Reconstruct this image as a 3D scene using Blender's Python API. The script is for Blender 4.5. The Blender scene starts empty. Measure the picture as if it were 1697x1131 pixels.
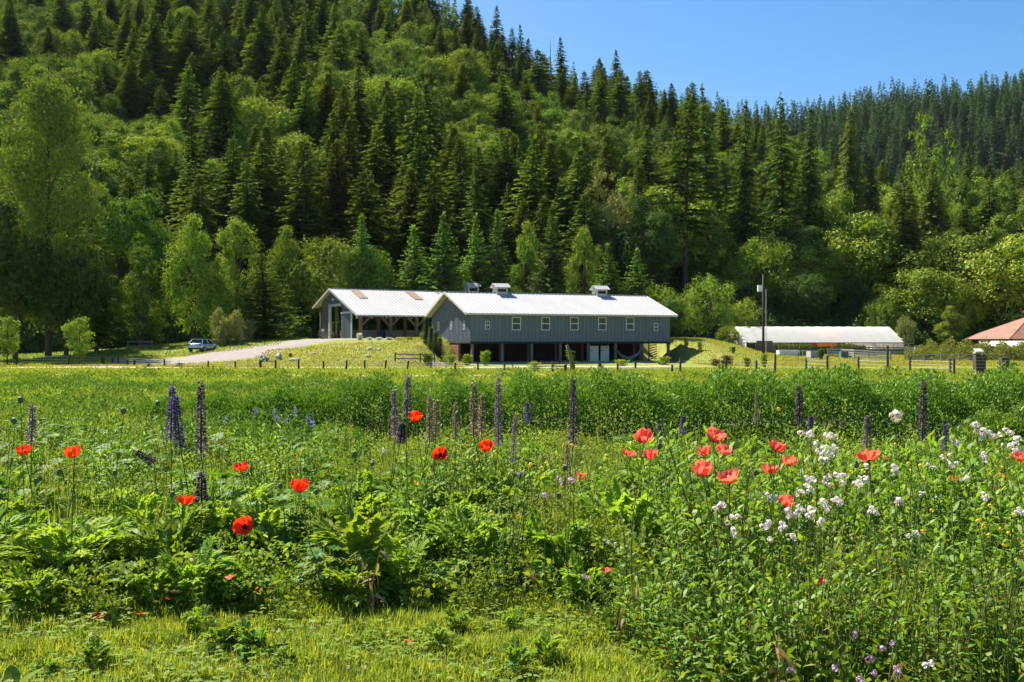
import bpy, math, numpy as np
from mathutils import Vector, Matrix
SC = bpy.context.scene
COL = SC.collection
R = math.radians
F = 1650.0                       # focal length in pixels of the 1697 wide photograph
EYE = 1.75

# ------------------------------------------------------------------ camera, sky, sun, exposure
cam = bpy.data.cameras.new('camera'); camo = bpy.data.objects.new('camera', cam); COL.objects.link(camo)
cam.sensor_width = 36; cam.lens = 36 * F / 1697; cam.clip_start = 0.1; cam.clip_end = 6000
camo.location = (0, 0, EYE); camo.rotation_euler = (R(90), 0, 0)
SC.camera = camo
SUN_EL = 48.0
SUN_AZ = (-0.64, 0.768)           # horizontal direction towards the sun (x right, y away from camera)
world = bpy.data.worlds.new("World"); SC.world = world; world.use_nodes = True
nt = world.node_tree; bg = nt.nodes['Background']
sky = nt.nodes.new('ShaderNodeTexSky'); sky.sky_type = 'NISHITA'; sky.sun_disc = False
sky.sun_elevation = R(SUN_EL); sky.sun_rotation = math.atan2(SUN_AZ[0], SUN_AZ[1])
sky.altitude = 300; sky.air_density = 1.0; sky.dust_density = 0.9; sky.ozone_density = 3.0
hs = nt.nodes.new('ShaderNodeHueSaturation'); hs.inputs['Saturation'].default_value = 1.32
nt.links.new(sky.outputs[0], hs.inputs['Color']); nt.links.new(hs.outputs[0], bg.inputs[0])
bg.inputs[1].default_value = 0.064
sl = bpy.data.lights.new('sun', 'SUN'); sl.energy = 5.0; sl.angle = R(0.5); sl.color = (1.0, 0.965, 0.88)
so = bpy.data.objects.new('sun', sl); COL.objects.link(so)
sd = Vector((SUN_AZ[0] * math.cos(R(SUN_EL)), SUN_AZ[1] * math.cos(R(SUN_EL)), math.sin(R(SUN_EL))))
so.rotation_euler = sd.to_track_quat('Z', 'Y').to_euler(); so.location = (-50, 50, 120)
SC.view_settings.view_transform = 'Standard'; SC.view_settings.look = 'None'
SC.view_settings.gamma = 1; SC.view_settings.use_curve_mapping = False
SC.view_settings.exposure = 1.36
SC.render.engine = 'CYCLES'
SC.cycles.max_bounces = 6; SC.cycles.diffuse_bounces = 3; SC.cycles.glossy_bounces = 2
SC.cycles.transmission_bounces = 5; SC.cycles.transparent_max_bounces = 6

# ------------------------------------------------------------------ helpers
def nrm(a):
    return a / np.maximum(np.linalg.norm(a, axis=-1, keepdims=True), 1e-9)
def sstep(a, b, x):
    t = np.clip((x - a) / (b - a), 0, 1); return t * t * (3 - 2 * t)
LABELQ = {}
def queue_label(family, o, px, py, noun): LABELQ.setdefault(family, []).append((o, px, py, noun))
def resolve_labels(family, anchors):
    """say which one: counted outwards from the nearest landmark"""
    buck = {}
    for o, px, py, noun in LABELQ.get(family, []):
        d, a = min(((math.hypot(px - q[0], (py - q[1])), q) for q in anchors), key=lambda v: v[0])
        dx, dy = px - a[0], py - a[1]; h = 'right' if dx > 0 else 'left'; v = 'up' if dy < 0 else 'down'
        dr = h if abs(dx) > 2.4 * abs(dy) else v if abs(dy) > 2.4 * abs(dx) else v + ' and ' + h
        buck.setdefault((noun, dr, a[2]), []).append((d, o))
    ORD = ['first', 'second', 'third', 'fourth', 'fifth', 'sixth', 'seventh', 'eighth', 'ninth', 'tenth', 'eleventh', 'twelfth', 'thirteenth', 'fourteenth', 'fifteenth', 'sixteenth', 'seventeenth', 'eighteenth', 'nineteenth', 'twentieth']
    for (noun, dr, an), lst in buck.items():
        lst.sort(key=lambda v: v[0])
        for i, (d, o) in enumerate(lst):
            o['label'] = '%s, %s%s from the %s' % (noun, (ORD[i] if i < 20 else 'outermost') + ' ' if len(lst) > 1 else 'just ', dr, an)
class G:
    """collects quads and builds ONE mesh object"""
    def __init__(s): s.V = []; s.Q = []; s.M = []; s.T = []; s.n = 0
    def add(s, V, Q, mat=0, tint=0.5):
        V = np.asarray(V, float).reshape(-1, 3); Q = np.asarray(Q, int).reshape(-1, 4)
        s.V.append(V); s.Q.append(Q + s.n); s.M.append(np.full(len(Q), mat))
        s.T.append(np.broadcast_to(np.asarray(tint, float), (len(V),)).copy()); s.n += len(V)
        return s
    def strips(s, P, d, n, L, W, bend=0.0, nseg=2, prof=None, mat=0, tint=None):
        P = np.asarray(P, float); N = len(P)
        if N == 0: return s
        d = nrm(np.asarray(d, float)); n = np.asarray(n, float)
        sd_ = nrm(np.cross(d, n) + 1e-6)
        L = np.broadcast_to(L, (N,)); W = np.broadcast_to(W, (N,)); bend = np.broadcast_to(bend, (N,))
        t = np.linspace(0, 1, nseg + 1)
        if prof is None: prof = np.sin(np.pi * np.clip(t * 0.85 + 0.12, 0, 1)) ** 0.8; prof[-1] = 0.06
        prof = np.asarray(prof, float)
        C = P[:, None] + d[:, None] * (L[:, None] * t[None])[:, :, None]
        C[:, :, 2] -= (bend * L)[:, None] * (t ** 2)[None]
        off = sd_[:, None] * (W[:, None] * prof[None] * 0.5)[:, :, None]
        V = np.stack([C + off, C - off], axis=2)
        k = np.arange(nseg)[None] * 2 + (np.arange(N) * 2 * (nseg + 1))[:, None]
        Q = np.stack([k, k + 1, k + 3, k + 2], axis=-1)
        if tint is None: tint = np.full(N, .5)
        tint = np.repeat(np.broadcast_to(tint, (N,)), 2 * (nseg + 1))
        return s.add(V, Q, mat, tint)
    def kites(s, P, d, n, L, W, mat=0, tint=None, bend=0.15, wid=0.42):
        P = np.asarray(P, float); N = len(P)
        if N == 0: return s
        d = nrm(np.asarray(d, float)); sv = nrm(np.cross(d, n) + 1e-6)
        L = np.broadcast_to(L, (N,))[:, None]; W = np.broadcast_to(W, (N,))[:, None] * .5
        mid = P + d * L * wid; tip = P + d * L; tip[:, 2] -= (L[:, 0] * bend)
        V = np.stack([P, mid + sv * W, tip, mid - sv * W], axis=1)
        Q = np.arange(N * 4).reshape(N, 4)
        if tint is None: tint = np.full(N, .5)
        return s.add(V, Q, mat, np.repeat(np.broadcast_to(tint, (N,)), 4))
    def tube(s, pts, rad, sides=6, mat=0, cap=True, tint=.5):
        pts = [Vector(p) for p in pts]; rad = list(np.broadcast_to(rad, (len(pts),)))
        if cap:
            pts = [pts[0]] + pts + [pts[-1]]; rad = [rad[0] * .01] + rad + [rad[-1] * .01]
        V = []; n = len(pts); side = None
        for i, p in enumerate(pts):
            a = pts[max(i - 1, 0)]; b = pts[min(i + 1, n - 1)]; d = b - a
            if d.length < 1e-9: d = Vector((0, 0, 1))
            d.normalize()
            if side is None: side = d.cross(Vector((0.3, 1, 0.1)) if abs(d.y) < .9 else Vector((1, 0, 0)))
            side = side - d * side.dot(d); side.normalize(); up = d.cross(side)
            for k in range(sides):
                th = 2 * math.pi * k / sides
                V.append(p + (side * math.cos(th) + up * math.sin(th)) * rad[i])
        Q = []
        for i in range(n - 1):
            for k in range(sides):
                a = i * sides + k; b = i * sides + (k + 1) % sides
                Q.append((a, b, b + sides, a + sides))
        return s.add([tuple(v) for v in V], Q, mat, tint)
    def box(s, lo, hi, mat=0, M=None, tint=.5):
        (x0, y0, z0), (x1, y1, z1) = lo, hi
        V = np.array([(x0, y0, z0), (x1, y0, z0), (x1, y1, z0), (x0, y1, z0), (x0, y0, z1), (x1, y0, z1), (x1, y1, z1), (x0, y1, z1)], float)
        if M is not None: V = np.array([tuple(M @ Vector(v)) for v in V])
        return s.add(V, [(0, 3, 2, 1), (4, 5, 6, 7), (0, 1, 5, 4), (1, 2, 6, 5), (2, 3, 7, 6), (3, 0, 4, 7)], mat, tint)
    def bar(s, a, b, w, h=None, mat=0, tint=.5):
        a = Vector(a); b = Vector(b); h = h or w; d = (b - a); L = d.length; d.normalize()
        up = Vector((0, 0, 1)) if abs(d.z) < .95 else Vector((0, 1, 0))
        x = d.cross(up); x.normalize(); u = x.cross(d)
        V = []
        for e in (a, b):
            for sx, su in ((-1, -1), (1, -1), (1, 1), (-1, 1)): V.append(e + x * sx * w / 2 + u * su * h / 2)
        return s.add([tuple(v) for v in V], [(0, 3, 2, 1), (4, 5, 6, 7), (0, 1, 5, 4), (1, 2, 6, 5), (2, 3, 7, 6), (3, 0, 4, 7)], mat, tint)
    def prism(s, poly, ext, mat=0):
        """poly: list of 3d points (convex, 3+), ext: extrusion vector"""
        n = len(poly); P0 = np.array(poly, float); P1 = P0 + np.array(ext, float)
        V = np.concatenate([P0, P1]); Q = []
        for k in range(n): Q.append((k, (k + 1) % n, n + (k + 1) % n, n + k))
        for o in (0, n):
            for k in range(1, n - 1, 2):
                Q.append((o, o + k, o + k + 1, o + min(k + 2, n - 1)))
        Q = [q for q in Q]
        return s.add(V, Q, mat)
    def merge(s, other, M=None, mat=None):
        if not other.n: return
        V, Q, Mi, T = other.arr()
        if M is not None: V = V @ np.array(M.to_3x3()).T + np.array(M.translation)
        s.V.append(V); s.Q.append(Q + s.n); s.M.append(Mi if mat is None else np.full(len(Q), mat)); s.T.append(T); s.n += len(V)
    def arr(s):
        return np.concatenate(s.V), np.concatenate(s.Q), np.concatenate(s.M), np.concatenate(s.T)
    def mesh(s, name, mats, smooth=False):
        V, Q, Mi, T = s.arr()
        me = bpy.data.meshes.new(name)
        # drop repeated indices (fans) into triangles
        tri = Q[:, 2] == Q[:, 3]
        ls = np.where(tri, 3, 4); st = np.concatenate([[0], np.cumsum(ls)[:-1]])
        keep = np.ones(Q.shape, bool); keep[:, 3] = ~tri
        loops = Q[keep]
        me.vertices.add(len(V)); me.vertices.foreach_set('co', V.astype('f').ravel())
        me.loops.add(len(loops)); me.loops.foreach_set('vertex_index', loops.astype('i'))
        me.polygons.add(len(Q)); me.polygons.foreach_set('loop_start', st.astype('i'))
        try: me.polygons.foreach_set('loop_total', ls.astype('i'))
        except Exception: pass
        me.polygons.foreach_set('material_index', Mi.astype('i'))
        me.polygons.foreach_set('use_smooth', np.full(len(Q), bool(smooth)))
        a = me.attributes.new('tint', 'FLOAT', 'POINT'); a.data.foreach_set('value', T.astype('f'))
        for m in (mats if isinstance(mats, (list, tuple)) else [mats]): me.materials.append(m)
        me.update(calc_edges=True)
        return me
    def obj(s, name, mats, parent=None, smooth=False):
        o = bpy.data.objects.new(name, s.mesh(name, mats, smooth)); COL.objects.link(o)
        if parent: o.parent = parent
        return o

def tag(o, label=None, cat=None, group=None, kind=None):
    if label: o['label'] = label
    if cat: o['category'] = cat
    if group: o['group'] = group
    if kind: o['kind'] = kind
    return o
def thing(name, loc=(0, 0, 0), rz=0, label=None, cat=None, group=None):
    o = bpy.data.objects.new(name, None); COL.objects.link(o); o.empty_display_size = .2
    o.location = loc; o.rotation_euler = (0, 0, rz)
    return tag(o, label, cat, group)
def copy_thing(o, loc, rz=0, sc=1.0, label=None, group=None, tilt=(0, 0)):
    def cp(a, par):
        c = a.copy(); COL.objects.link(c)
        if par: c.parent = par
        for ch in KIDS.get(a, []): KIDS.setdefault(c, []).append(cp(ch, c))
        return c
    if o not in KIDS: KIDS[o] = [c for c in bpy.data.objects if c.parent == o]; [KIDS.setdefault(k, [c for c in bpy.data.objects if c.parent == k]) for k in KIDS[o]]
    c = cp(o, None); c.location = loc; c.rotation_euler = (tilt[0], tilt[1], rz)
    c.scale = (sc, sc, sc) if np.isscalar(sc) else sc
    if label: c['label'] = label
    if group: c['group'] = group
    return c
KIDS = {}

# ------------------------------------------------------------------ materials
def newmat(name):
    m = bpy.data.materials.new(name); m.use_nodes = True; n = m.node_tree.nodes; n.clear()
    out = n.new('ShaderNodeOutputMaterial'); return m, n, m.node_tree.links, out
def noise(n, l, vec, scale, detail=3, rough=.6):
    t = n.new('ShaderNodeTexNoise'); t.inputs['Scale'].default_value = scale; t.inputs['Detail'].default_value = detail
    t.inputs['Roughness'].default_value = rough
    if vec is not None: l.new(vec, t.inputs['Vector'])
    return t.outputs['Fac']
def maprange(n, l, v, a, b, c=0., d=1.):
    m = n.new('ShaderNodeMapRange'); l.new(v, m.inputs[0])
    for i, q in enumerate((a, b, c, d)): m.inputs[i + 1].default_value = q
    return m.outputs[0]
def mixc(n, l, f, a, b, mode='MIX'):
    m = n.new('ShaderNodeMix'); m.data_type = 'RGBA'; m.blend_type = mode
    if isinstance(f, float): m.inputs[0].default_value = f
    else: l.new(f, m.inputs[0])
    for s_, v in ((m.inputs[6], a), (m.inputs[7], b)):
        if isinstance(v, tuple): s_.default_value = (*v, 1) if len(v) == 3 else v
        else: l.new(v, s_)
    return m.outputs[2]
def mat(name, c1, c2=None, scale=3., rough=.7, metal=0., stretch=(1, 1, 1), bump=0., spec=.3, c3=None, coord='Object'):
    m, n, l, out = newmat(name); p = n.new('ShaderNodeBsdfPrincipled'); l.new(p.outputs[0], out.inputs[0])
    tc = n.new('ShaderNodeTexCoord'); mp = n.new('ShaderNodeMapping'); l.new(tc.outputs[coord], mp.inputs[0]); mp.inputs['Scale'].default_value = stretch
    f = noise(n, l, mp.outputs[0], scale, 5)
    c2 = c2 or tuple(x * .75 for x in c1)
    col = mixc(n, l, maprange(n, l, f, .3, .7), c1, c2)
    if c3:
        f2 = noise(n, l, mp.outputs[0], scale * .23, 4); col = mixc(n, l, maprange(n, l, f2, .5, .62), col, c3)
    l.new(col, p.inputs['Base Color'])
    p.inputs['Roughness'].default_value = rough; p.inputs['Metallic'].default_value = metal; p.inputs['Specular IOR Level'].default_value = spec
    if bump:
        b = n.new('ShaderNodeBump'); b.inputs['Strength'].default_value = bump; b.inputs['Distance'].default_value = .02
        l.new(f, b.inputs['Height']); l.new(b.outputs[0], p.inputs['Normal'])
    return m
def leafmat(name, c1, c2, trans=.35, tcol=None, vary=.25, gloss=.010, hue=.012, grough=.55):
    """foliage: diffuse + translucent, per-leaf tint (vertex attribute) and per-plant variation"""
    m, n, l, out = newmat(name)
    at = n.new('ShaderNodeAttribute'); at.attribute_name = 'tint'
    col = mixc(n, l, at.outputs['Fac'], c1, c2)
    oi = n.new('ShaderNodeObjectInfo')
    h = n.new('ShaderNodeHueSaturation'); l.new(col, h.inputs['Color'])
    l.new(maprange(n, l, oi.outputs['Random'], 0, 1, 1 - vary, 1 + vary), h.inputs['Value'])
    m2 = n.new('ShaderNodeMath'); m2.operation = 'MULTIPLY'; l.new(oi.outputs['Random'], m2.inputs[0]); m2.inputs[1].default_value = 7.31
    m3 = n.new('ShaderNodeMath'); m3.operation = 'FRACT'; l.new(m2.outputs[0], m3.inputs[0])
    l.new(maprange(n, l, m3.outputs[0], 0, 1, .5 - hue, .5 + hue), h.inputs['Hue'])
    d = n.new('ShaderNodeBsdfDiffuse'); l.new(h.outputs[0], d.inputs[0])
    t = n.new('ShaderNodeBsdfTranslucent')
    tc = tcol or (1.25, 1.15, .5)
    l.new(mixc(n, l, 1.0, h.outputs[0], tc, 'MULTIPLY'), t.inputs[0])
    ms = n.new('ShaderNodeMixShader'); ms.inputs[0].default_value = trans; l.new(d.outputs[0], ms.inputs[1]); l.new(t.outputs[0], ms.inputs[2])
    g = n.new('ShaderNodeBsdfGlossy'); g.inputs['Roughness'].default_value = grough
    g.inputs[0].default_value = (1, 1, 1, 1)
    mg = n.new('ShaderNodeMixShader'); mg.inputs[0].default_value = gloss; l.new(ms.outputs[0], mg.inputs[1]); l.new(g.outputs[0], mg.inputs[2])
    l.new(mg.outputs[0], out.inputs[0])
    return m

BARK = mat('bark', (.09, .065, .045), (.045, .035, .028), 4, .9, stretch=(1, 1, .25), bump=.5)
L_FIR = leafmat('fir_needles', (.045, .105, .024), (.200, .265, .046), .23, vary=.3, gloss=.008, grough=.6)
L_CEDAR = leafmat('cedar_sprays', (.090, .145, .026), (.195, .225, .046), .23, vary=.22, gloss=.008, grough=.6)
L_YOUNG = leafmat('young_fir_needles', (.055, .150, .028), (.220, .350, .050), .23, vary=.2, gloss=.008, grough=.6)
L_MAPLE = leafmat('maple_leaves', (.070, .145, .020), (.280, .370, .038), .23, vary=.25, gloss=.010, grough=.6)
L_COTTON = leafmat('cottonwood_leaves', (.085, .150, .024), (.260, .320, .045), .23, vary=.1, gloss=.010, grough=.6)
L_LIME = leafmat('lime_green_leaves', (.140, .235, .028), (.370, .440, .050), .23, vary=.15, gloss=.010, grough=.6)
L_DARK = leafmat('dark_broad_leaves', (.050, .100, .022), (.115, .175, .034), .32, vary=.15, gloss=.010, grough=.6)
L_PALE = leafmat('pale_leaves', (.260, .280, .080), (.400, .370, .130), .23, vary=.1, gloss=.010, grough=.6)

# ------------------------------------------------------------------ terrain
TX = np.array([-140, -60, -40, -33, -25, -17, -9, -7, -5.5, -4, 5, 16.5, 17.8, 21, 26, 32, 60, 200.])
TY0 = np.array([100, 98, 90, 87, 84, 82, 82, 90, 98, 103, 108, 112, 96, 88, 90, 96, 100, 100.])
TY1 = np.array([260, 170, 132, 122, 113, 104, 103, 104, 107, 110, 114, 117, 111, 113, 130, 165, 170, 170.])
CA = np.array([-420, 0, 400, 740, 800, 900, 1000, 1100, 1200, 1290, 1450, 1700, 2000, 2600.])
CD = np.array([330, 330, 330, 330, 330, 332, 336, 340, 350, 345, 300, 290, 290, 290.])
CZ = np.array([114, 112, 110, 104, 91, 81, 76, 70, 64, 56, 36, 34, 32, 30.])
FD = np.array([124, 124, 126, 128, 128, 128, 128, 128, 130, 136, 142, 142, 142, 142.])
RZ = np.array([150, 150, 150, 150, 150, 150, 150, 150, 147, 145, 156, 171, 175, 180.])
def gz(x, y):
    x = np.asarray(x, float); y = np.asarray(y, float)
    z = -.45 * sstep(25, 75, y) + .03 * np.sin(x * .35 + 1) * np.cos(y * .22) * sstep(20, 60, y)
    m = sstep(np.interp(x, TX, TY0), np.interp(x, TX, TY1), y)
    z = z + m * 2.43
    z = z + .07 * np.sin(x * 1.1 + y * .6) * np.sin(y * .9 - x * .4) * m * (1 - m) * 4 * .8
    yy = np.maximum(y, 20.); a = np.clip(848.5 + F * x / yy, -420, 2600); D = y
    fd = np.interp(a, CA, FD); cd = np.interp(a, CA, CD); cz = np.interp(a, CA, CZ)
    t = np.clip((D - fd) / (cd - fd), 0, 1)
    hill = cz * (t ** 1.12) * (1 - .0) ; hill = np.where(D > cd, cz - (D - cd) * .10, hill)
    rz_ = np.interp(a, CA, RZ)
    far = rz_ * sstep(430, 740, D) + np.maximum(D - 740, 0) * .02
    h2 = np.where(D > cd, np.maximum(hill, far), hill)
    h2 = h2 + (3 * np.sin(x * .045 + 2) * np.sin(y * .037) + 1.6 * np.sin(x * .11) * np.cos(y * .09 + 1)) * sstep(145, 200, D)
    return z + np.maximum(h2, 0) * (D > fd)
def zz(x, y): return float(gz(x, y))
def hit(px, py, d0=4.0, d1=420.0):
    """ground point seen at a pixel of the photograph"""
    D = np.linspace(d0, d1, 6000); x = (px - 848.5) / F * D; z = EYE - (py - 565.5) / F * D
    k = np.nonzero(gz(x, D) >= z)[0]
    i = k[0] if len(k) else len(D) - 1
    return (float(x[i]), float(D[i]), float(gz(x[i], D[i])))
def xpx(px, D): return (px - 848.5) / F * D
def zpx(py, D): return EYE - (py - 565.5) / F * D

def grid(xs, ys, keep=None, dz=0.):
    Xg, Yg = np.meshgrid(xs, ys); Z = gz(Xg, Yg) + dz
    V = np.stack([Xg, Yg, Z], -1).reshape(-1, 3); nx = len(xs)
    i = (np.arange(len(ys) - 1)[:, None] * nx + np.arange(nx - 1)[None]).ravel()
    return V, np.stack([i, i + 1, i + nx + 1, i + nx], -1)
def axis(*seg):
    out = []
    for a, b, s in seg: out += list(np.arange(a, b, s))
    return np.array(out + [seg[-1][1]], float)
xs = axis((-1500, -300, 60), (-300, -70, 8), (-70, 70, .8), (70, 300, 8), (300, 1500, 60))
ys1 = axis((-60, 0, 4), (0, 30, .6), (30, 80, 1.0), (80, 122, .5))
ys2 = axis((122, 160, 2), (160, 460, 6), (460, 900, 15), (900, 2400, 100))

def groundmat():
    m, n, l, out = newmat('field_ground'); p = n.new('ShaderNodeBsdfPrincipled'); l.new(p.outputs[0], out.inputs[0])
    geo = n.new('ShaderNodeNewGeometry'); sep = n.new('ShaderNodeSeparateXYZ'); l.new(geo.outputs['Position'], sep.inputs[0])
    f1 = noise(n, l, geo.outputs['Position'], .35, 6, .65); f2 = noise(n, l, geo.outputs['Position'], 3.5, 5, .7); f3 = noise(n, l, geo.outputs['Position'], 22., 4, .7)
    grass = mixc(n, l, maprange(n, l, f2, .35, .65), (.115, .160, .024), (.215, .235, .040))
    grass = mixc(n, l, maprange(n, l, f3, .45, .7), grass, (.26, .25, .06))
    grass = mixc(n, l, maprange(n, l, f1, .50, .68), grass, (.30, .25, .075))
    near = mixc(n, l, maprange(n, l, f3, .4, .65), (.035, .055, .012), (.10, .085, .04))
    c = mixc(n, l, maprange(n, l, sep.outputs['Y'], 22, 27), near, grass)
    # strip of bare dry soil across the field
    w = n.new('ShaderNodeMath'); w.operation = 'ADD'; l.new(sep.outputs['Y'], w.inputs[0]); l.new(maprange(n, l, f1, 0, 1, -4, 4), w.inputs[1])
    up = maprange(n, l, w.outputs[0], 56, 58.5); dn = maprange(n, l, w.outputs[0], 62, 65, 1, 0)
    mm = n.new('ShaderNodeMath'); mm.operation = 'MULTIPLY'; l.new(up, mm.inputs[0]); l.new(dn, mm.inputs[1])
    m4 = n.new('ShaderNodeMath'); m4.operation = 'MULTIPLY'; l.new(mm.outputs[0], m4.inputs[0]); l.new(maprange(n, l, f2, .4, .55, .15, .85), m4.inputs[1])
    c = mixc(n, l, m4.outputs[0], c, (.42, .33, .20))
    l.new(c, p.inputs['Base Color']); p.inputs['Roughness'].default_value = .95; p.inputs['Specular IOR Level'].default_value = .1
    b = n.new('ShaderNodeBump'); b.inputs['Strength'].default_value = .6; b.inputs['Distance'].default_value = .12
    l.new(f2, b.inputs['Height']); l.new(b.outputs[0], p.inputs['Normal'])
    return m
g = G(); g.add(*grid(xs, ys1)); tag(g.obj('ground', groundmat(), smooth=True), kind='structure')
g = G(); g.add(*grid(xs, ys2)); tag(g.obj('hillside', mat('forest_floor', (.022, .040, .012), (.045, .055, .02), .8, 1, spec=.05), smooth=True), kind='structure')

# gravel driveway: draped sheet
GRAVEL = mat('gravel', (.27, .24, .215), (.17, .15, .13), 6, .95, bump=.5, c3=(.30, .22, .15))
def drape(name, cl, wid, m, dz=.02, label=None, n=60, nw=9):
    cl = np.array(cl, float); t = np.linspace(0, len(cl) - 1, n); i = np.arange(len(cl))
    c = np.stack([np.interp(t, i, cl[:, 0]), np.interp(t, i, cl[:, 1])], -1)
    for _ in range(6): c[1:-1] = (c[:-2] + 2 * c[1:-1] + c[2:]) / 4
    w = np.interp(t, i, wid); d = np.gradient(c, axis=0); d = d / np.linalg.norm(d, axis=1, keepdims=True)
    s = np.stack([-d[:, 1], d[:, 0]], -1); wob = 1 + .12 * np.sin(t * 5.1) + .06 * np.sin(t * 13)
    k = np.linspace(-1, 1, nw)
    XY = c[:, None] + s[:, None] * (k[None, :, None] * (w * wob)[:, None, None])
    Z = gz(XY[..., 0], XY[..., 1]) + dz * np.clip((1 - abs(k)) * 6, -.3, 1)[None]
    V = np.concatenate([XY, Z[..., None]], -1).reshape(-1, 3)
    q = (np.arange(n - 1)[:, None] * nw + np.arange(nw - 1)[None]).ravel()
    g = G(); g.add(V, np.stack([q, q + 1, q + nw + 1, q + nw], -1))
    return tag(g.obj(name, m, smooth=True), kind='structure')
drape('driveway', [(-38, 89), (-35, 90), (-30, 94), (-26, 99), (-21.5, 104), (-17, 104.5), (-10, 106)], [3.5, 5.5, 5.6, 4.6, 3.6, 2.2, 1.5], GRAVEL, .05)
drape('dirt_path', [(-42, 84), (-34, 83), (-25, 81), (-15, 80.5), (-5, 81), (3, 84), (14, 88)], [1.2, 1.6, 1.3, 1.2, 1.2, 1.5, 1.2], mat('dry_dirt', (.50, .40, .27), (.34, .30, .12), 2.5, .95, bump=.4), .03)

# ------------------------------------------------------------------ building materials
SLATE = mat('slate_blue_paint', (.150, .172, .202), (.125, .146, .174), 2.5, .55, stretch=(1, 1, .15))
WHITE = mat('white_paint', (.78, .77, .74), (.66, .65, .62), 3, .5)
TRIM = mat('light_trim', (.62, .58, .52), (.50, .46, .41), 3, .6)
GALV = mat('white_metal_roof', (.50, .48, .46), (.42, .405, .39), .5, .85, stretch=(1, .3, 1), spec=.03, c3=(.47, .45, .42))
TIMBER = mat('timber', (.24, .165, .095), (.15, .10, .06), 5, .85, stretch=(1, 1, .2), bump=.3)
GREYWOOD = mat('weathered_wood', (.22, .19, .155), (.12, .105, .09), 6, .9, stretch=(1, 1, .2), bump=.3)
PALEWOOD = mat('pale_rail_wood', (.46, .42, .37), (.27, .24, .21), 6, .9, stretch=(.3, 1, 1))
DKWOOD = mat('dark_stained_wood', (.045, .036, .030), (.028, .024, .022), 4, .9)
ORWOOD = mat('reddish_boards', (.34, .17, .085), (.20, .10, .06), 3, .8, stretch=(.3, .3, 3), bump=.3)
CONC = mat('concrete', (.42, .41, .39), (.30, .29, .28), 4, .9)
POSTW = mat('dark_post_wood', (.085, .065, .05), (.05, .04, .032), 8, .9, stretch=(1, 1, .2))
SKYL = mat('brown_skylight', (.33, .24, .16), (.22, .16, .11), 4, .5)
ORANGE = mat('orange_canvas', (.85, .28, .03), (.70, .20, .02), 3, .7)
def glassmat(name, c, rough=.06):
    m, n, l, out = newmat(name); p = n.new('ShaderNodeBsdfPrincipled'); l.new(p.outputs[0], out.inputs[0])
    p.inputs['Base Color'].default_value = (*c, 1); p.inputs['Roughness'].default_value = rough; p.inputs['Specular IOR Level'].default_value = .35
    return m
GLASS = glassmat('window_glass', (.028, .030, .026), .12)
RUBBER = mat('rubber', (.02, .02, .02), (.03, .03, .03), 5, .8)

def frame_of(x, y, th):
    u = np.array([math.cos(th), math.sin(th)]); v = np.array([-math.sin(th), math.cos(th)])
    return np.array([x, y]), u, v
def solve(o, d, px):
    """distance t along d from o where the point projects on column px"""
    k = (px - 848.5) / F
    return (k * o[1] - o[0]) / (d[0] - k * d[1])

def make_window(parent, w, h, loc, rz, grille=(1, 3), fw=.08):
    """loc = bottom centre on the wall plane, local x along wall, -y outward"""
    f = G()
    f.box((-w / 2 - fw, -.05, -fw), (w / 2 + fw, -.003, 0)); f.box((-w / 2 - fw, -.05, h), (w / 2 + fw, -.003, h + fw))
    f.box((-w / 2 - fw, -.048, 0), (-w / 2, -.004, h)); f.box((w / 2, -.048, 0), (w / 2 + fw, -.004, h))
    o = f.obj('window', WHITE, parent); o.location = loc; o.rotation_euler = (0, 0, rz)
    p = G(); p.box((-w / 2, -.022, 0), (w / 2, -.006, h)); p.obj('pane', GLASS, o)
    b = G(); b.box((-w / 2 + .001, -.044, h * .5 - .035), (w / 2 - .001, -.023, h * .5 + .035))
    nx, nz = grille
    for i in range(1, nx): b.box((-w / 2 + w * i / nx - .012, -.034, .001), (-w / 2 + w * i / nx + .012, -.0235, h - .001))
    for i in range(1, nz):
        zq = h * i / nz
        if abs(zq - h / 2) > .05: b.box((-w / 2 + .001, -.036, zq - .012), (w / 2 - .001, -.0238, zq + .012))
    b.obj('sash_bar', WHITE, o)
    return o

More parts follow.
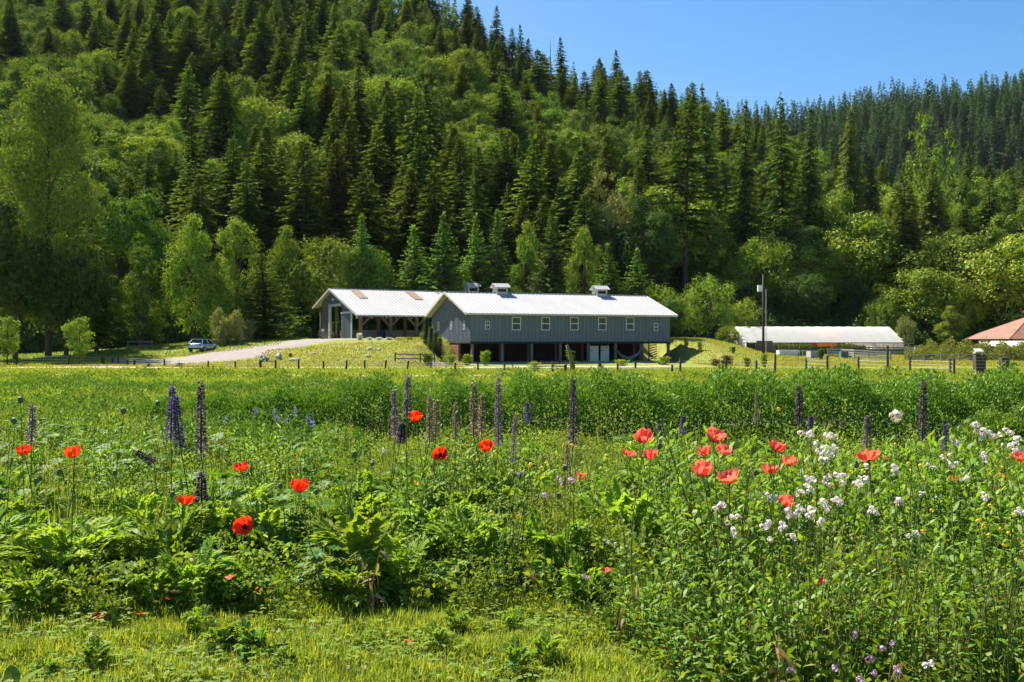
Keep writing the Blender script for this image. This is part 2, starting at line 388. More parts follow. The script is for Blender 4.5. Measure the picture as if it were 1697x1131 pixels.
def roof_slab(g, a, b, c, d, th=.10, ribs=0, mat_=0):
    """a,b eave ends; c,d ridge ends (a-b eave, d above a, c above b)"""
    a, b, c, d = [np.array(v, float) for v in (a, b, c, d)]
    nn = np.cross(b - a, d - a); nn /= np.linalg.norm(nn)
    if nn[2] < 0: nn = -nn
    g.prism([a, b, c, d], nn * th, mat_)
    for i in range(ribs + 1):
        t = i / max(ribs, 1); e0 = a + (b - a) * t + nn * th; e1 = d + (c - d) * t + nn * th
        w = (b - a) / np.linalg.norm(b - a) * .02
        g.prism([e0 - w + nn * .002, e0 + w + nn * .002, e1 + w + nn * .002, e1 - w + nn * .002], nn * .045, mat_)
def cupola(parent, loc, rz, pitch, w=1.1, d=1.0, h=.52):
    o = G()
    for sx in (-1, 1):
        for sy in (-1, 1): o.box((sx * w / 2 - .07, sy * d / 2 - .07, -.55), (sx * w / 2 + .07, sy * d / 2 + .07, h))
    o.box((-w / 2 + .01, -d / 2, -.55), (w / 2 - .01, -d / 2 + .04, .08)); o.box((-w / 2 + .01, d / 2 - .04, -.55), (w / 2 - .01, d / 2, .08))
    o.box((-w / 2, -d / 2 + .02, -.55), (-w / 2 + .04, d / 2 - .02, h)); o.box((w / 2 - .04, -d / 2 + .02, -.55), (w / 2, d / 2 - .02, .08))
    o.box((-w / 2 + .01, -d / 2 - .01, h - .14), (w / 2 - .01, -d / 2 + .05, h)); o.box((w / 2 - .05, -d / 2 + .02, h - .14), (w / 2 + .01, d / 2 - .02, h))
    body = o.obj('cupola', TRIM, parent); body.location = loc; body.rotation_euler = (0, 0, rz)
    lv = G()
    for i in range(4):
        z = .12 + i * .09
        lv.bar((-w / 2 + .07, -d / 2 + .08, z), (w / 2 - .07, -d / 2 + .08, z), .02, .08); lv.bar((-w / 2 + .07, d / 2 - .08, z), (w / 2 - .07, d / 2 - .08, z), .02, .08)
    lv.obj('louvre', DKWOOD, body)
    r = G(); e = .28; k = .40
    for s in (-1, 1):
        roof_slab(r, (-w / 2 - e, s * (d / 2 + e), h - .02), (w / 2 + e, s * (d / 2 + e), h - .02), (w / 2 + e, 0, h + k), (-w / 2 - e, 0, h + k), .05, 6)
    r.obj('cupola_roof', GALV, body)
    return body

# ------------------------------------------------------------------ the raised slate-blue barn
TH = R(22); A, U, V_ = frame_of(xpx(780, 96), 96, TH)
Wd = solve(A, V_, 716); Lg = solve(A, U, 1110)
ZB = zpx(566.8, 96); ZE = zpx(518.5, 96) + .0; G0 = -.45
half = Wd / 2; ZR = ZE + half * math.tan(R(19.0))
barn = thing('barn', (A[0], A[1], 0), TH, 'long slate blue barn raised on posts with white metal roof and white framed windows', 'barn')
w = G()
T_ = .16
w.box((0, 0, ZB), (Lg, T_, ZE)); w.box((0, Wd - T_, ZB), (Lg, Wd, ZE))
for p in (0, Lg - T_):
    w.box((p, T_, ZB), (p + T_, Wd - T_, ZE))
    w.prism([(p, .002, ZE), (p, Wd - .002, ZE), (p, half, ZR - .02)], (T_, 0, 0))
w.box((T_, T_, ZB), (Lg - T_, Wd - T_, ZB + .18))
for i in range(int(Lg / .4) + 1): w.box((i * .4 + .02, -.03, ZB + .002), (i * .4 + .07, -.002, ZE - .01))
for i in range(int(Wd / .4) + 1):
    q = i * .4 + .03; zt = ZE + (half - abs(q - half)) * math.tan(R(19)) - .06
    w.box((-.03, q, ZB + .002), (-.002, q + .05, zt)); w.box((Lg + .002, q, ZB + .002), (Lg + .03, q + .05, zt))
w.obj('wall', SLATE, barn)
sk = G(); sk.box((-.06, -.06, ZB - .14), (Lg + .06, -.031, ZB + .02)); sk.box((-.06, -.03, ZB - .14), (-.031, Wd, ZB + .02)); sk.box((-.03, -.03, ZB - .2), (Lg, Wd, ZB - .002))
sk.obj('floor_beam', DKWOOD, barn)
r = G(); oh = .5; s = math.tan(R(19)); e = .65; ridge = ZR + .04
roof_slab(r, (-e, -oh, ZE - oh * s + .04), (Lg + e, -oh, ZE - oh * s + .04), (Lg + e, half, ridge), (-e, half, ridge), .09, 54)
roof_slab(r, (-e, Wd + oh, ZE - oh * s + .04), (Lg + e, Wd + oh, ZE - oh * s + .04), (Lg + e, half, ridge), (-e, half, ridge), .09, 54)
roof = r.obj('roof', GALV, barn)
rc = G(); rc.bar((-e, half, ridge + .12), (Lg + e, half, ridge + .12), .35, .06)
for i in range(58): rc.box((i * .4 - .4, half - .19, ridge + .06), (i * .4 - .2, half - .12, ridge + .14))
rc.obj('ridge_cap', GALV, roof)
fa = G()
for p in (-e, Lg + e):
    for sgn in (0, 1):
        q0 = -oh if not sgn else Wd + oh
        fa.bar((p, q0, ZE - oh * s + .06), (p, half, ridge + .03), .05, .24)
fa.bar((-e, -oh - .03, ZE - oh * s + .03), (Lg + e, -oh - .03, ZE - oh * s + .03), .05, .16)
fa.obj('fascia', TRIM, barn)
so_ = G(); so_.bar((-.12, half, ZR - .5), (-.12, half, ZR - .15), .06); so_.bar((-.12, half - .35, ZR - .72), (-.12, half + .35, ZR - .72), .05); so_.bar((-.12, half - .3, ZR - .72), (-.12, half + .2, ZR - .25), .05); so_.bar((-.12, half + .3, ZR - .72), (-.12, half - .2, ZR - .25), .05)
so_.obj('gable_bracket', TRIM, barn)
for px in (855.5, 904, 951.5, 998, 1044):
    t = solve(A, U, px); D = A[1] + t * U[1]; zb = zpx(546.5, D); make_window(barn, .80, 1.17, (t, 0, zb), 0, (1, 2), .065)
for px in (807.5, 1087):
    t = solve(A, U, px); D = A[1] + t * U[1]; make_window(barn, .40, .72, (t, 0, zpx(545.5 if px < 900 else 548, D)), 0, (2, 2), .05)
for px in (727, 748, 769.5):
    t = solve(A, V_, px); D = A[1] + t * V_[1]; make_window(barn, .42, .74, (0, t, zpx(545.5 if px > 740 else 546.5, D)), R(-90), (2, 4), .06)
for px in (829, 994):
    o2 = A + V_ * half; t = solve(o2, U, px); cupola(barn, (t, half, ridge + .12), 0, 19)
# substructure
for i in range(8):
    p = G(); x = .1 + i * (Lg - .3) / 7; p.box((x, .06, G0 - .6), (x + .24, .30, ZB - .201)); p.obj('post', GREYWOOD, barn)
for i in range(7):
    p = G(); x = .1 + (i + .5) * (Lg - .3) / 7; p.box((x, 4.6, G0 - .6), (x + .2, 4.8, ZB - .201)); p.obj('post', GREYWOOD, barn)
b = G(); b.box((.3, 6.2, G0 - .3), (Lg - .1, 6.35, ZB - .201))
for i in range(int(Lg / .3) - 1): b.box((.4 + i * .3, 6.16, G0 - .2), (.44 + i * .3, 6.199, ZB - .21))
b.obj('back_partition', DKWOOD, barn)
b = G(); b.box((.02, 3.6, G0 - .6), (.2, Wd - .1, ZB - .201))
for i in range(9): b.box((-.02, 3.62, G0 - .55 + i * .3), (.018, Wd - .12, G0 - .29 + i * .3))
b.obj('retaining_wall', ORWOOD, barn)
b = G(); b.box((-.3, -.35, G0 - .3), (Lg + .3, 6.1, G0 + .10)); b.obj('concrete_slab', CONC, barn)
for px in (985, 1002.5):
    o2 = A + V_ * 1.6; t = solve(o2, U, px); D = o2[1] + t * U[1]
    d = G(); d.box((t - .48, 1.6, zpx(602, D) + .02), (t + .48, 1.66, zpx(573.5, D)))
    do = d.obj('door_panel', WHITE, barn)
    hdl = G(); hdl.box((t - .45, 1.55, zpx(582, D)), (t - .2, 1.598, zpx(581, D) + .03)); hdl.obj('hinge', TIMBER, do)
b = G()
for i in range(6): b.bar((Lg - 1.3, 2.0 + i * .02, G0 + .2 + i * .3), (Lg - .35, 2.0 + i * .02, G0 + .65 + i * .24), .06, .09)
b.bar((Lg - 1.3, 2.1, G0 - .2), (Lg - 1.3, 2.1, 1.6), .1); b.obj('lattice_panel', TIMBER, barn)
# hammock between two posts
BM = barn.matrix_basis if False else Matrix.Translation((A[0], A[1], 0)) @ Matrix.Rotation(TH, 4, 'Z')
hm = thing('hammock', tuple(BM @ Vector((17.2, -.1, G0))), TH, 'grey and white striped hammock slung between two barn posts', 'hammock')
g = G(); n = 14; Vv = []
for i in range(n + 1):
    t = i / n; wd_ = .42 * math.sin(math.pi * min(max(t, .06), .94)) ** .6; z = 1.35 - 1.15 * (1 - (2 * t - 1) ** 2) * .95
    for j in range(5): q = (j / 4 - .5) * 2; Vv.append((-1.55 + 3.1 * t, q * wd_, z + .3 * q * q * math.sin(math.pi * t)))
Q = [(i * 5 + j, i * 5 + j + 1, (i + 1) * 5 + j + 1, (i + 1) * 5 + j) for i in range(n) for j in range(4)]
g.add(Vv, Q); hg = g.obj('cloth', mat('hammock_cloth', (.45, .46, .52), (.16, .17, .2), 9, .8, stretch=(1, 3, 1)), hm, smooth=True)
g = G(); g.tube([(-1.55, 0, 1.32), (-1.75, .2, 1.6)], .015); g.obj('rope', TRIM, hm); g = G(); g.tube([(1.55, 0, 1.32), (1.75, .2, 1.6)], .015); g.obj('rope', TRIM, hm)

# ------------------------------------------------------------------ open timber shed at left rear
THS = R(29); S, US, VS = frame_of(xpx(599, 107.5), 107.5, THS)
za = zpx(523.2, 107.5); a_ = solve(S, VS, 552); b_ = solve(S, VS, 524.6)
Dr = S[1] + a_ * VS[1]; zr = zpx(480.2, Dr); Db = S[1] + b_ * VS[1]; zb_ = zpx(510.8, Db); LS = 20.5; FZ = 1.98
shed = thing('open_shed', (S[0], S[1], 0), THS, 'open timber shed with white metal roof and slate blue gable left of the raised barn', 'shed')
r = G(); e = .5
roof_slab(r, (-e, 0, za), (LS, 0, za), (LS, a_, zr), (-e, a_, zr), .09, 46)
roof_slab(r, (-e, b_, zb_), (LS, b_, zb_), (LS, a_, zr), (-e, a_, zr), .09, 46)
rf = r.obj('roof', GALV, shed)
rc = G(); rc.bar((-e, a_, zr + .11), (LS, a_, zr + .11), .3, .06)
for i in range(52): rc.box((i * .4 - .4, a_ - .18, zr + .06), (i * .4 - .2, a_ - .1, zr + .13))
rc.obj('ridge_cap', GALV, rf)
sl_ = (zr - za) / a_
for px0 in (580, 670):
    o2 = S + VS * (a_ * .97); t0 = solve(o2, US, px0)
    k = G(); q0, q1 = a_ * .62, a_ * .96
    nn = np.array([0, -sl_, 1]) / math.hypot(1, sl_)
    k.prism([np.array((t0, q, za + sl_ * q)) + nn * .142 for t0, q in ((t0, q0), (t0 + 1.0, q0), (t0 + 1.0, q1), (t0, q1))], nn * .02)
    for j in range(4): k.prism([np.array((t0 + .1 + j * .25, q, za + sl_ * q)) + nn * .165 for q in (q0, q1)] + [np.array((t0 + .16 + j * .25, q, za + sl_ * q)) + nn * .165 for q in (q1, q0)], nn * .02)
    k.obj('skylight', SKYL, rf)
fa = G(); fa.bar((-e, -.04, za - .02), (-e, a_, zr + .02), .06, .26); fa.bar((-e, b_ + .04, zb_ - .02), (-e, a_, zr + .02), .06, .26); fa.bar((-e, -.04, za), (LS, -.04, za), .05, .16)
fa.obj('fascia', TRIM, shed)
def qs(px): return solve(S, VS, px)
def zs(py, q): return zpx(py, S[1] + q * VS[1])
w = G(); x0, x1 = 0, .14
qL, qo1, qo0, qd1, qd0 = qs(534), qs(546.5), qs(566), qs(584), qs(567)
ztop = zs(507, qo0)
def roofz(q): return (za + (q - 0) * sl_ if q < a_ else zr - (q - a_) * (zr - zb_) / (b_ - a_)) - .03
# gable above the openings
w.prism([(x0, qd1, roofz(qd1) - .55), (x0, qd1, roofz(qd1)), (x0, qo0, roofz(qo0)), (x0, qo0, ztop)], (x1, 0, 0))
w.prism([(x0, qo0, ztop), (x0, qo0, roofz(qo0)), (x0, a_, roofz(a_))], (x1, 0, 0)); w.prism([(x0, qo0, ztop), (x0, a_, roofz(a_)), (x0, qL, roofz(qL)), (x0, qL, min(ztop, roofz(qL) - .05))], (x1, 0, 0))
w.prism([(x0, qo0 - .001, ztop), (x0, qd1, roofz(qd1) - .55), (x0, qd1, FZ + 2.35), (x0, qo0 - .001, FZ + 2.35)], (x1, 0, 0))
w.box((x0, qo1, FZ - .5), (x1, qL, ztop)); 
for i in range(26):
    q = qo1 + i * .4
    if q < qL: w.box((-.03, q, FZ - .3), (-.002, q + .05, ztop))
w.box((x0, qo0 - .3, FZ - .5), (x1, qo0, ztop + .01))
w.obj('wall', SLATE, shed)
d = G(); d.box((-.12, qd1, FZ - .05), (-.05, qd0, zs(520.5, qd0)))
for i in range(8):
    q = qd1 + .25 + i * .4
    if q < qd0 - .1: d.box((-.14, q, FZ), (-.121, q + .04, zs(521.2, qd0)))
dd = d.obj('sliding_door', SLATE, shed)
d = G(); d.box((-.16, qd1 - .1, FZ - .05), (-.05, qd1 + .08, zs(520, qd0) + .05)); d.box((-.16, qd1, zs(520.4, qd0)), (-.045, qd0, zs(519.0, qd0) + .1)); d.obj('door_trim', WHITE, dd)
d = G(); d.box((-.1, qo1 - .14, FZ), (x1 + .02, qo1 + .16, ztop)); d.obj('door_frame', WHITE, shed)
d = G(); d.box((-.12, qo0 - .1, ztop - .02), (-.04, qo1 + .2, ztop + .28)); d.obj('door_track', TRIM, shed)
d = G(); d.box((.2, qo0, FZ - .3), (.26, qo1, zs(547.5, qo0))); d.obj('gate', ORWOOD, shed)
d = G(); d.box((-.2, a_ - .5, zs(498.5, a_)), (-.02, a_ - .05, zs(497, a_) + .12)); d.obj('gable_lamp', WHITE, shed)
for i, px in enumerate((597.5, 627, 647, 671, 690, 707)):
    q = .5 if i % 2 == 0 else 2.6
    o2 = S + VS * q; t = max(solve(o2, US, px), .1)
    p = G(); zt = za + q * sl_ - .12; p.box((t - .16, q - .16, FZ - .5), (t + .16, q + .16, zt))
    po = p.obj('post', TIMBER, shed)
    k = G(); k.bar((t + .1, q, zt - 1.15), (t + 1.1, q, zt - .15), .16, .2)
    if i: k.bar((t - .1, q, zt - 1.15), (t - 1.1, q, zt - .15), .16, .2)
    k.obj('knee_brace', TIMBER, po)
for i in range(6):
    t = .3 + i * 3.6
    p = G(); p.box((t, b_ - .6, FZ - .5), (t + .3, b_ - .3, zb_ - .1)); p.obj('post', TIMBER, shed)
    p = G(); p.box((t, a_ - .15, FZ - .5), (t + .3, a_ + .15, zr - .3)); p.obj('post', TIMBER, shed)
bm = G(); bm.box((0.15, .38, za + .0), (LS, .62, za + .16)); bm.box((.15, 2.5, za + 2.6 * sl_ - .32), (LS, 2.7, za + 2.6 * sl_ - .1)); bm.box((.15, b_ - .58, zb_ - .1), (LS, b_ - .34, zb_ + .1)); bm.obj('beam', TIMBER, shed)
hw = G(); hw.box((.2, b_ - .3, FZ - .4), (LS, b_ - .2, FZ + 1.1))
for i in range(5): hw.box((.2, b_ - .33, FZ - .1 + i * .24), (LS, b_ - .302, FZ + .1 + i * .24))
hw.obj('half_wall', GREYWOOD, shed)
hw = G(); hw.box((.6, 4.4, FZ - .4), (LS - 1, 4.5, FZ + 1.0))
for i in range(4): hw.box((.6, 4.37, FZ - .1 + i * .27), (LS - 1, 4.399, FZ + .12 + i * .27))
hw.obj('half_wall', PALEWOOD, shed)
for px in (592, 616, 641, 657, 681, 705):
    t = solve(S + VS * .9, US, px); l_ = G(); l_.tube([(t, .9, za + .12), (t, .9, za - .1)], .012); l_.tube([(t, .9, za - .1), (t, .9, za - .3)], [.06, .22], 8); l_.obj('pendant_lamp', WHITE, shed)
o2 = S + VS * a_; t = solve(o2, US, 781.5); cupola(shed, (t, a_, zr + .12), 0, 18, 1.3, 1.0, .7)
SM = Matrix.Translation((S[0], S[1], 0)) @ Matrix.Rotation(THS, 4, 'Z')
def inshed(px, q):
    t = solve(S + VS * q, US, px); return tuple(SM @ Vector((t, q, FZ)))
# barrel
bx = thing('barrel', inshed(634, 1.4), 0, 'dark navy plastic barrel inside the open shed front', 'barrel')
g = G(); g.tube([(0, 0, 0), (0, 0, .05), (0, 0, .3), (0, 0, .6), (0, 0, .9), (0, 0, .95)], [.27, .30, .32, .32, .30, .28], 14); g.obj('drum', mat('navy_plastic', (.02, .03, .07), (.015, .02, .05), 3, .4), bx, True)
g = G(); g.tube([(0, 0, .95), (0, 0, 1.0)], [.30, .30], 14); g.obj('lid', mat('navy_lid', (.03, .04, .09), (.02, .03, .06), 3, .4), bx)

# ------------------------------------------------------------------ greenhouse
THG = R(7); GF, UG, VG = frame_of(xpx(1237, 118), 118, THG)
WG = solve(GF, VG, 1202); LG = solve(GF, UG, 1498)
gnd = zz(GF[0] + 2, GF[1] + 2); zeg = zpx(568.5, 118); zrg = zpx(541.5, 118 + WG / 2)
gh = thing('greenhouse', (GF[0], GF[1], 0), THG, 'long white plastic covered greenhouse with rolled up open sides', 'greenhouse')
m, n_, l_, out = newmat('white_film'); dd_ = n_.new('ShaderNodeBsdfDiffuse'); dd_.inputs[0].default_value = (.80, .76, .70, 1); tt = n_.new('ShaderNodeBsdfTranslucent'); tt.inputs[0].default_value = (.95, .9, .82, 1)
mx = n_.new('ShaderNodeMixShader'); mx.inputs[0].default_value = .5; l_.new(dd_.outputs[0], mx.inputs[1]); l_.new(tt.outputs[0], mx.inputs[2])
tcn = n_.new('ShaderNodeTexCoord'); fn = noise(n_, l_, tcn.outputs['Object'], 1.2, 4); l_.new(mixc(n_, l_, maprange(n_, l_, fn, .3, .7), (.93, .88, .80), (.84, .78, .70)), dd_.inputs[0])
l_.new(mx.outputs[0], out.inputs[0]); FILM = m
prof = []
for i in range(13):
    t = i / 12; q = WG * t; e_ = abs(2 * t - 1); prof.append((q, zeg + (zrg - zeg) * (1 - e_ ** 1.18)))
g = G(); nl = 60; Vv = []
for j in range(nl + 1):
    for (q, z) in prof: Vv.append((LG * j / nl, q, z + .02 * math.cos(j * math.pi * 2 / 4) * (1 if zeg < z else 0)))
Q = [(j * 13 + i, (j + 1) * 13 + i, (j + 1) * 13 + i + 1, j * 13 + i + 1) for j in range(nl) for i in range(12)]
g.add(Vv, Q); g.obj('plastic_cover', FILM, gh, True)
for j in range(16):
    x = LG * j / 15; g = G(); pts = [(x, 0, gnd - .3), (x, 0, zeg)] + [(x, q, z - .05) for q, z in prof[1:-1]] + [(x, WG, zeg), (x, WG, gnd - .3)]
    g.tube(pts, .03, 5); g.obj('hoop', GALV, gh)
g = G(); g.bar((0, -.03, zeg), (LG, -.03, zeg), .08, .1); g.bar((0, WG, zeg), (LG, WG, zeg), .08, .1); g.bar((0, -.04, gnd + .1), (LG, -.04, gnd + .1), .05, .3); g.bar((0, WG, gnd + .1), (LG, WG, gnd + .1), .05, .3); g.obj('base_rail', GREYWOOD, gh)
for x in (0, LG):
    g = G()
    for i in range(12):
        (q0, z0), (q1, z1) = prof[i], prof[i + 1]
        if x == 0 and 4 <= i <= 7: g.prism([(x, q0, gnd + 2.3), (x, q1, gnd + 2.3), (x, q1, max(z1, gnd + 2.31)), (x, q0, max(z0, gnd + 2.31))], (.01, 0, 0))
        else: g.prism([(x, q0, gnd), (x, q1, gnd), (x, q1, z1), (x, q0, z0)], (.01, 0, 0))
    g.obj('end_wall', FILM, gh)
    g = G()
    for q in (WG * .2, WG / 3, WG * 2 / 3, WG * .8): g.bar((x - .04, q, gnd), (x - .04, q, zeg + 1.2), .08)
    g.bar((x - .05, 0, gnd + 1.1), (x - .05, WG, gnd + 1.1), .06); g.bar((x - .05, .2, zeg + .5), (x - .05, WG - .2, zeg + .5), .06); g.obj('end_frame', WHITE, gh)
g = G(); g.box((-.12, WG / 3, gnd), (-.06, WG / 3 + 1.1, gnd + 2.1)); g.obj('door', WHITE, gh)
g = G(); g.box((1.2, -.1, gnd - .1), (3.2, -.06, gnd + 1.25)); g.obj('side_panel', mat('mauve_panel', (.16, .09, .09), (.12, .08, .08), 4, .8), gh)
g = G(); g.box((LG - 4.2, WG - .3, gnd), (LG - .1, WG - .25, zeg)); g.obj('side_panel', FILM, gh)
GM = Matrix.Translation((GF[0], GF[1], 0)) @ Matrix.Rotation(THG, 4, 'Z')
# rows of crops inside
CROP = leafmat('crop_leaves', (.09, .17, .03), (.25, .27, .05), .35)
rng = np.random.default_rng(5)
def leafpatch(name, area, n, h, L, W, m, seed, label=None, group=None, kind='stuff', cat=None, lump=True):
    rg = np.random.default_rng(seed); P = area(rg, n); n = len(P); hh = rg.random(n) ** .8 * h
    if lump: hh = hh * np.clip(.5 + .28 * np.sin(P[:, 0] * 1.3 + 2 * np.sin(P[:, 1] * .9)) + .22 * np.sin(P[:, 0] * 2.9 - P[:, 1] * 1.7) + .2 * np.sin(P[:, 0] * .37 + 1), .12, 1.2)
    P = np.column_stack([P, gz(P[:, 0], P[:, 1]) + hh]); d = rg.normal(size=(n, 3)) + np.array([0, 0, .5])
    g = G(); g.kites(P, d, rg.normal(size=(n, 3)), L * rg.uniform(.5, 1.4, n), W * rg.uniform(.6, 1.3, n), tint=rg.random(n))
    o = g.obj(name, m); tag(o, label, cat, group, kind); return o
def gharea(rg, n):
    t = rg.uniform(3.5, LG - 4, n); q = rg.integers(1, 4, n) * WG / 4 + rg.normal(0, .35, n)
    return GF[None] + t[:, None] * UG[None] + q[:, None] * VG[None]
leafpatch('crop_rows', gharea, 9000, .85, .35, .2, CROP, 3, 'rows of leafy crops growing inside the open greenhouse', cat='crops', lump=False)
# orange covered cart by the greenhouse
oc = thing('market_tent', tuple(GM @ Vector((10.6, 2.2, gnd))), THG, 'orange canvas tent with its back side open, inside the greenhouse', 'tent')
g = G(); g.box((-1.2, -.8, .55), (1.2, -.75, 1.5)); g.box((1.16, -.74, .55), (1.2, .8, 1.5)); g.box((-1.2, .8, .55), (1.2, .84, 1.5)); g.prism([(-1.25, -.82, 1.5), (-1.25, .86, 1.5), (-1.25, 0, 1.85)], (2.5, 0, 0)); g.obj('canopy', ORANGE, oc)
g = G(); [g.bar((x, y, -.2), (x, y, .56), .06) for x in (-1.1, 1.1) for y in (-.7, .75)]; g.obj('leg', GREYWOOD, oc)
# ------------------------------------------------------------------ things in front of the greenhouse
def gpos(px, py): return hit(px, py, 60, 135)
def crate_like(name, px0, px1, py0, py1, label, cat, m, dep=1.1, seams=3, lid=None):
    x0, y0, z0 = gpos((px0 + px1) / 2, py1); w_ = (px1 - px0) / F * y0; h_ = (py1 - py0) / F * y0
    t = thing(name, (x0, y0 + dep / 2, z0), R(4), label, cat)
    g = G(); g.box((-w_ / 2, -dep / 2, -.3), (w_ / 2, -dep / 2 + .08, h_)); g.box((-w_ / 2, dep / 2 - .08, -.3), (w_ / 2, dep / 2, h_)); g.box((-w_ / 2, -dep / 2 + .08, -.3), (-w_ / 2 + .08, dep / 2 - .08, h_)); g.box((w_ / 2 - .08, -dep / 2 + .08, -.3), (w_ / 2, dep / 2 - .08, h_)); g.box((-w_ / 2 + .08, -dep / 2 + .08, -.3), (w_ / 2 - .08, dep / 2 - .08, h_ - .12))
    g.obj('box', m, t)
    g = G()
    for i in range(seams + 1): x = -w_ / 2 + w_ * i / seams; g.box((x - .04, -dep / 2 - .03, 0), (x + .04, -dep / 2 - .002, h_ + .02))
    g.box((-w_ / 2 - .05, -dep / 2 - .05, h_ + .022), (w_ / 2 + .05, -dep / 2 + .1, h_ + .06)); g.obj('frame', lid or m, t)
    return t
crate_like('planter_box', 1291, 1322, 581, 590.5, 'long white raised planter box in front of the greenhouse', 'planter', WHITE)
crate_like('planter_box', 1324, 1341, 582, 590.5, 'short brown and white raised bed right of the long planter', 'planter', TIMBER, lid=WHITE)
crate_like('stone_trough', 1343, 1361, 582.5, 593.5, 'pale grey block trough beside the pen fence', 'trough', CONC, 1.4)
crate_like('water_tank', 1394, 1405, 583, 594, 'teal box against the pale rail fence', 'tank', mat('teal_paint', (.10, .20, .20), (.07, .14, .15), 4, .6), .6, 2)
t = thing('beehive', gpos(1316, 583.5), 0, 'small reddish hutch with white roof behind the white planter', 'hutch')
g = G(); g.box((-.4, -.35, 0), (.4, .35, .65)); g.obj('body', mat('brick_red', (.28, .11, .07), (.2, .09, .06), 6, .8), t)
g = G(); g.prism([(-.5, -.45, .65), (-.5, .45, .65), (-.5, .25, .85), (-.5, -.25, .85)], (1, 0, 0)); g.obj('roof', WHITE, t)
# utility pole with its box and service mast
px_, py_, pz_ = gpos(1265, 587)
up = thing('utility_pole', (px_, py_, pz_), 0, 'tall dark wooden utility pole with white transformer box, in front of the greenhouse', 'utility pole')
hp = (587 - 455) / F * py_
g = G(); g.tube([(0, 0, -.5), (0, 0, hp)], [.15, .11], 10); g.obj('pole', POSTW, up, True)
g = G(); g.box((-.62, -.2, hp - 1.9), (-.16, .2, hp - 1.2)); g.box((-.16, -.05, hp - 1.6), (-.1, .05, hp - 1.45)); g.obj('transformer', WHITE, up)
g = G(); g.tube([(.3, 0, -.3), (.3, 0, hp - 1.6)], .04, 6); g.bar((.1, 0, hp - 2.4), (.3, 0, hp - 2.4), .04); g.obj('service_mast', GALV, up)
# red-roofed barn at the right edge
RC = np.array([xpx(1742, 128), 128.]); zeR = zpx(563, 122); zrR = zpx(524, 128)
rb = thing('red_barn', (RC[0], RC[1], 0), R(0), 'barn with rusty pink corrugated hipped roof and a small roof vent, at the right edge', 'barn')
g = G(); hx, hy = xpx(1742, 122) - xpx(1626, 122), 6.5; tx = 2.6
roof_slab(g, (-hx, -hy, zeR), (hx, -hy, zeR), (tx, 0, zrR), (-tx, 0, zrR), .08, 0); roof_slab(g, (-hx, hy, zeR), (hx, hy, zeR), (tx, 0, zrR), (-tx, 0, zrR), .08, 0)
roof_slab(g, (-hx, -hy, zeR), (-hx, hy, zeR), (-tx, 0, zrR), (-tx, 0, zrR), .08, 0); roof_slab(g, (hx, -hy, zeR), (hx, hy, zeR), (tx, 0, zrR), (tx, 0, zrR), .08, 0)
for i in range(1, 60):
    x = -hx + 2 * hx * i / 60; f_ = 1 if abs(x) < tx else (hx - abs(x)) / (hx - tx)
    g.bar((x, -hy, zeR + .1), (x, -hy + hy * f_, zeR + .1 + (zrR - zeR) * f_), .07, .05)
RROOF = mat('rusty_pink_roof', (.27, .13, .085), (.19, .095, .062), 1.5, .7, stretch=(1, .2, 1)); rro = g.obj('roof', RROOF, rb)
g = G(); g.box((-2.4, -.8, zrR - .2), (2.4, .8, zrR + .45)); vb = g.obj('roof_vent', DKWOOD, rb)
g = G(); [roof_slab(g, (-3.1, sy * 1.3, zrR + .45), (3.1, sy * 1.3, zrR + .45), (3.1, 0, zrR + 1.0), (-3.1, 0, zrR + 1.0), .06, 8) for sy in (-1, 1)]; g.obj('vent_roof', RROOF, vb)
gr = zz(RC[0] - 4, 124); g = G(); g.box((-hx + 1.2, -hy + .8, gr - .8), (hx - 1, hy - 1, zeR + .3)); g.obj('wall', TIMBER, rb)
aw = thing('awning', (xpx(1685, 119), 119, 0), 0, 'pale translucent lean-to awning below the rusty barn roof', 'awning')
za1, za0 = zpx(566, 120.5), zpx(575, 117)
g = G(); roof_slab(g, (-3.6, -1.8, za0), (4, -1.8, za0), (4, 1.5, za1), (-2.4, 1.5, za1), .04, 14); g.obj('sheet', FILM, aw)
g = G(); [g.bar((x, -1.6, za0 - 2), (x, -1.6, za0), .1) for x in (-3.3, 0, 3.6)]; g.obj('post', TIMBER, aw)
aw = thing('awning', (xpx(1636, 121), 121, 0), 0, 'small pale metal roof poking out of the bushes left of the awning', 'awning')
g = G(); roof_slab(g, (-1.2, -1, zpx(574, 120)), (1.2, -1, zpx(574, 120)), (1.5, 1, zpx(567.5, 122)), (-.5, 1, zpx(567.5, 122)), .04, 5); g.obj('sheet', FILM, aw)
g = G(); [g.bar((x, -.8, zpx(600, 120)), (x, -.8, zpx(574, 120)), .1) for x in (-1, 1)]; g.obj('post', TIMBER, aw)
# small green animal shelter
x0, y0, z0 = gpos(1538, 592)
sh = thing('animal_shelter', (x0, y0, z0), R(6), 'small dark green lean-to shelter with slanted roof and a leaning pale frame', 'shelter')
wS = 48 / F * y0 / 2; h1, h2 = 21 / F * y0, 12 / F * y0
g = G(); g.prism([(-wS + .55, 0, -.3), (wS, 0, -.3), (wS, 0, h2), (-wS + .55, 0, h1 - .1)], (0, .08, 0)); g.prism([(-wS, 2, -.3), (wS, 2, -.3), (wS, 2, h2), (-wS, 2, h1)], (0, .08, 0)); g.box((wS - .08, .08, -.3), (wS, 2, h2)); g.box((-wS, .08, -.3), (-wS + .08, 2, h1 - .05)); g.obj('wall', mat('green_paint', (.05, .075, .055), (.04, .06, .045), 3, .7), sh)
g = G(); g.prism([(-wS - .2, -.25, h1 + .05), (wS + .25, -.25, h2 + .02), (wS + .25, 2.3, h2 + .02), (-wS - .2, 2.3, h1 + .05)], (0, 0, .06)); g.obj('roof', DKWOOD, sh)
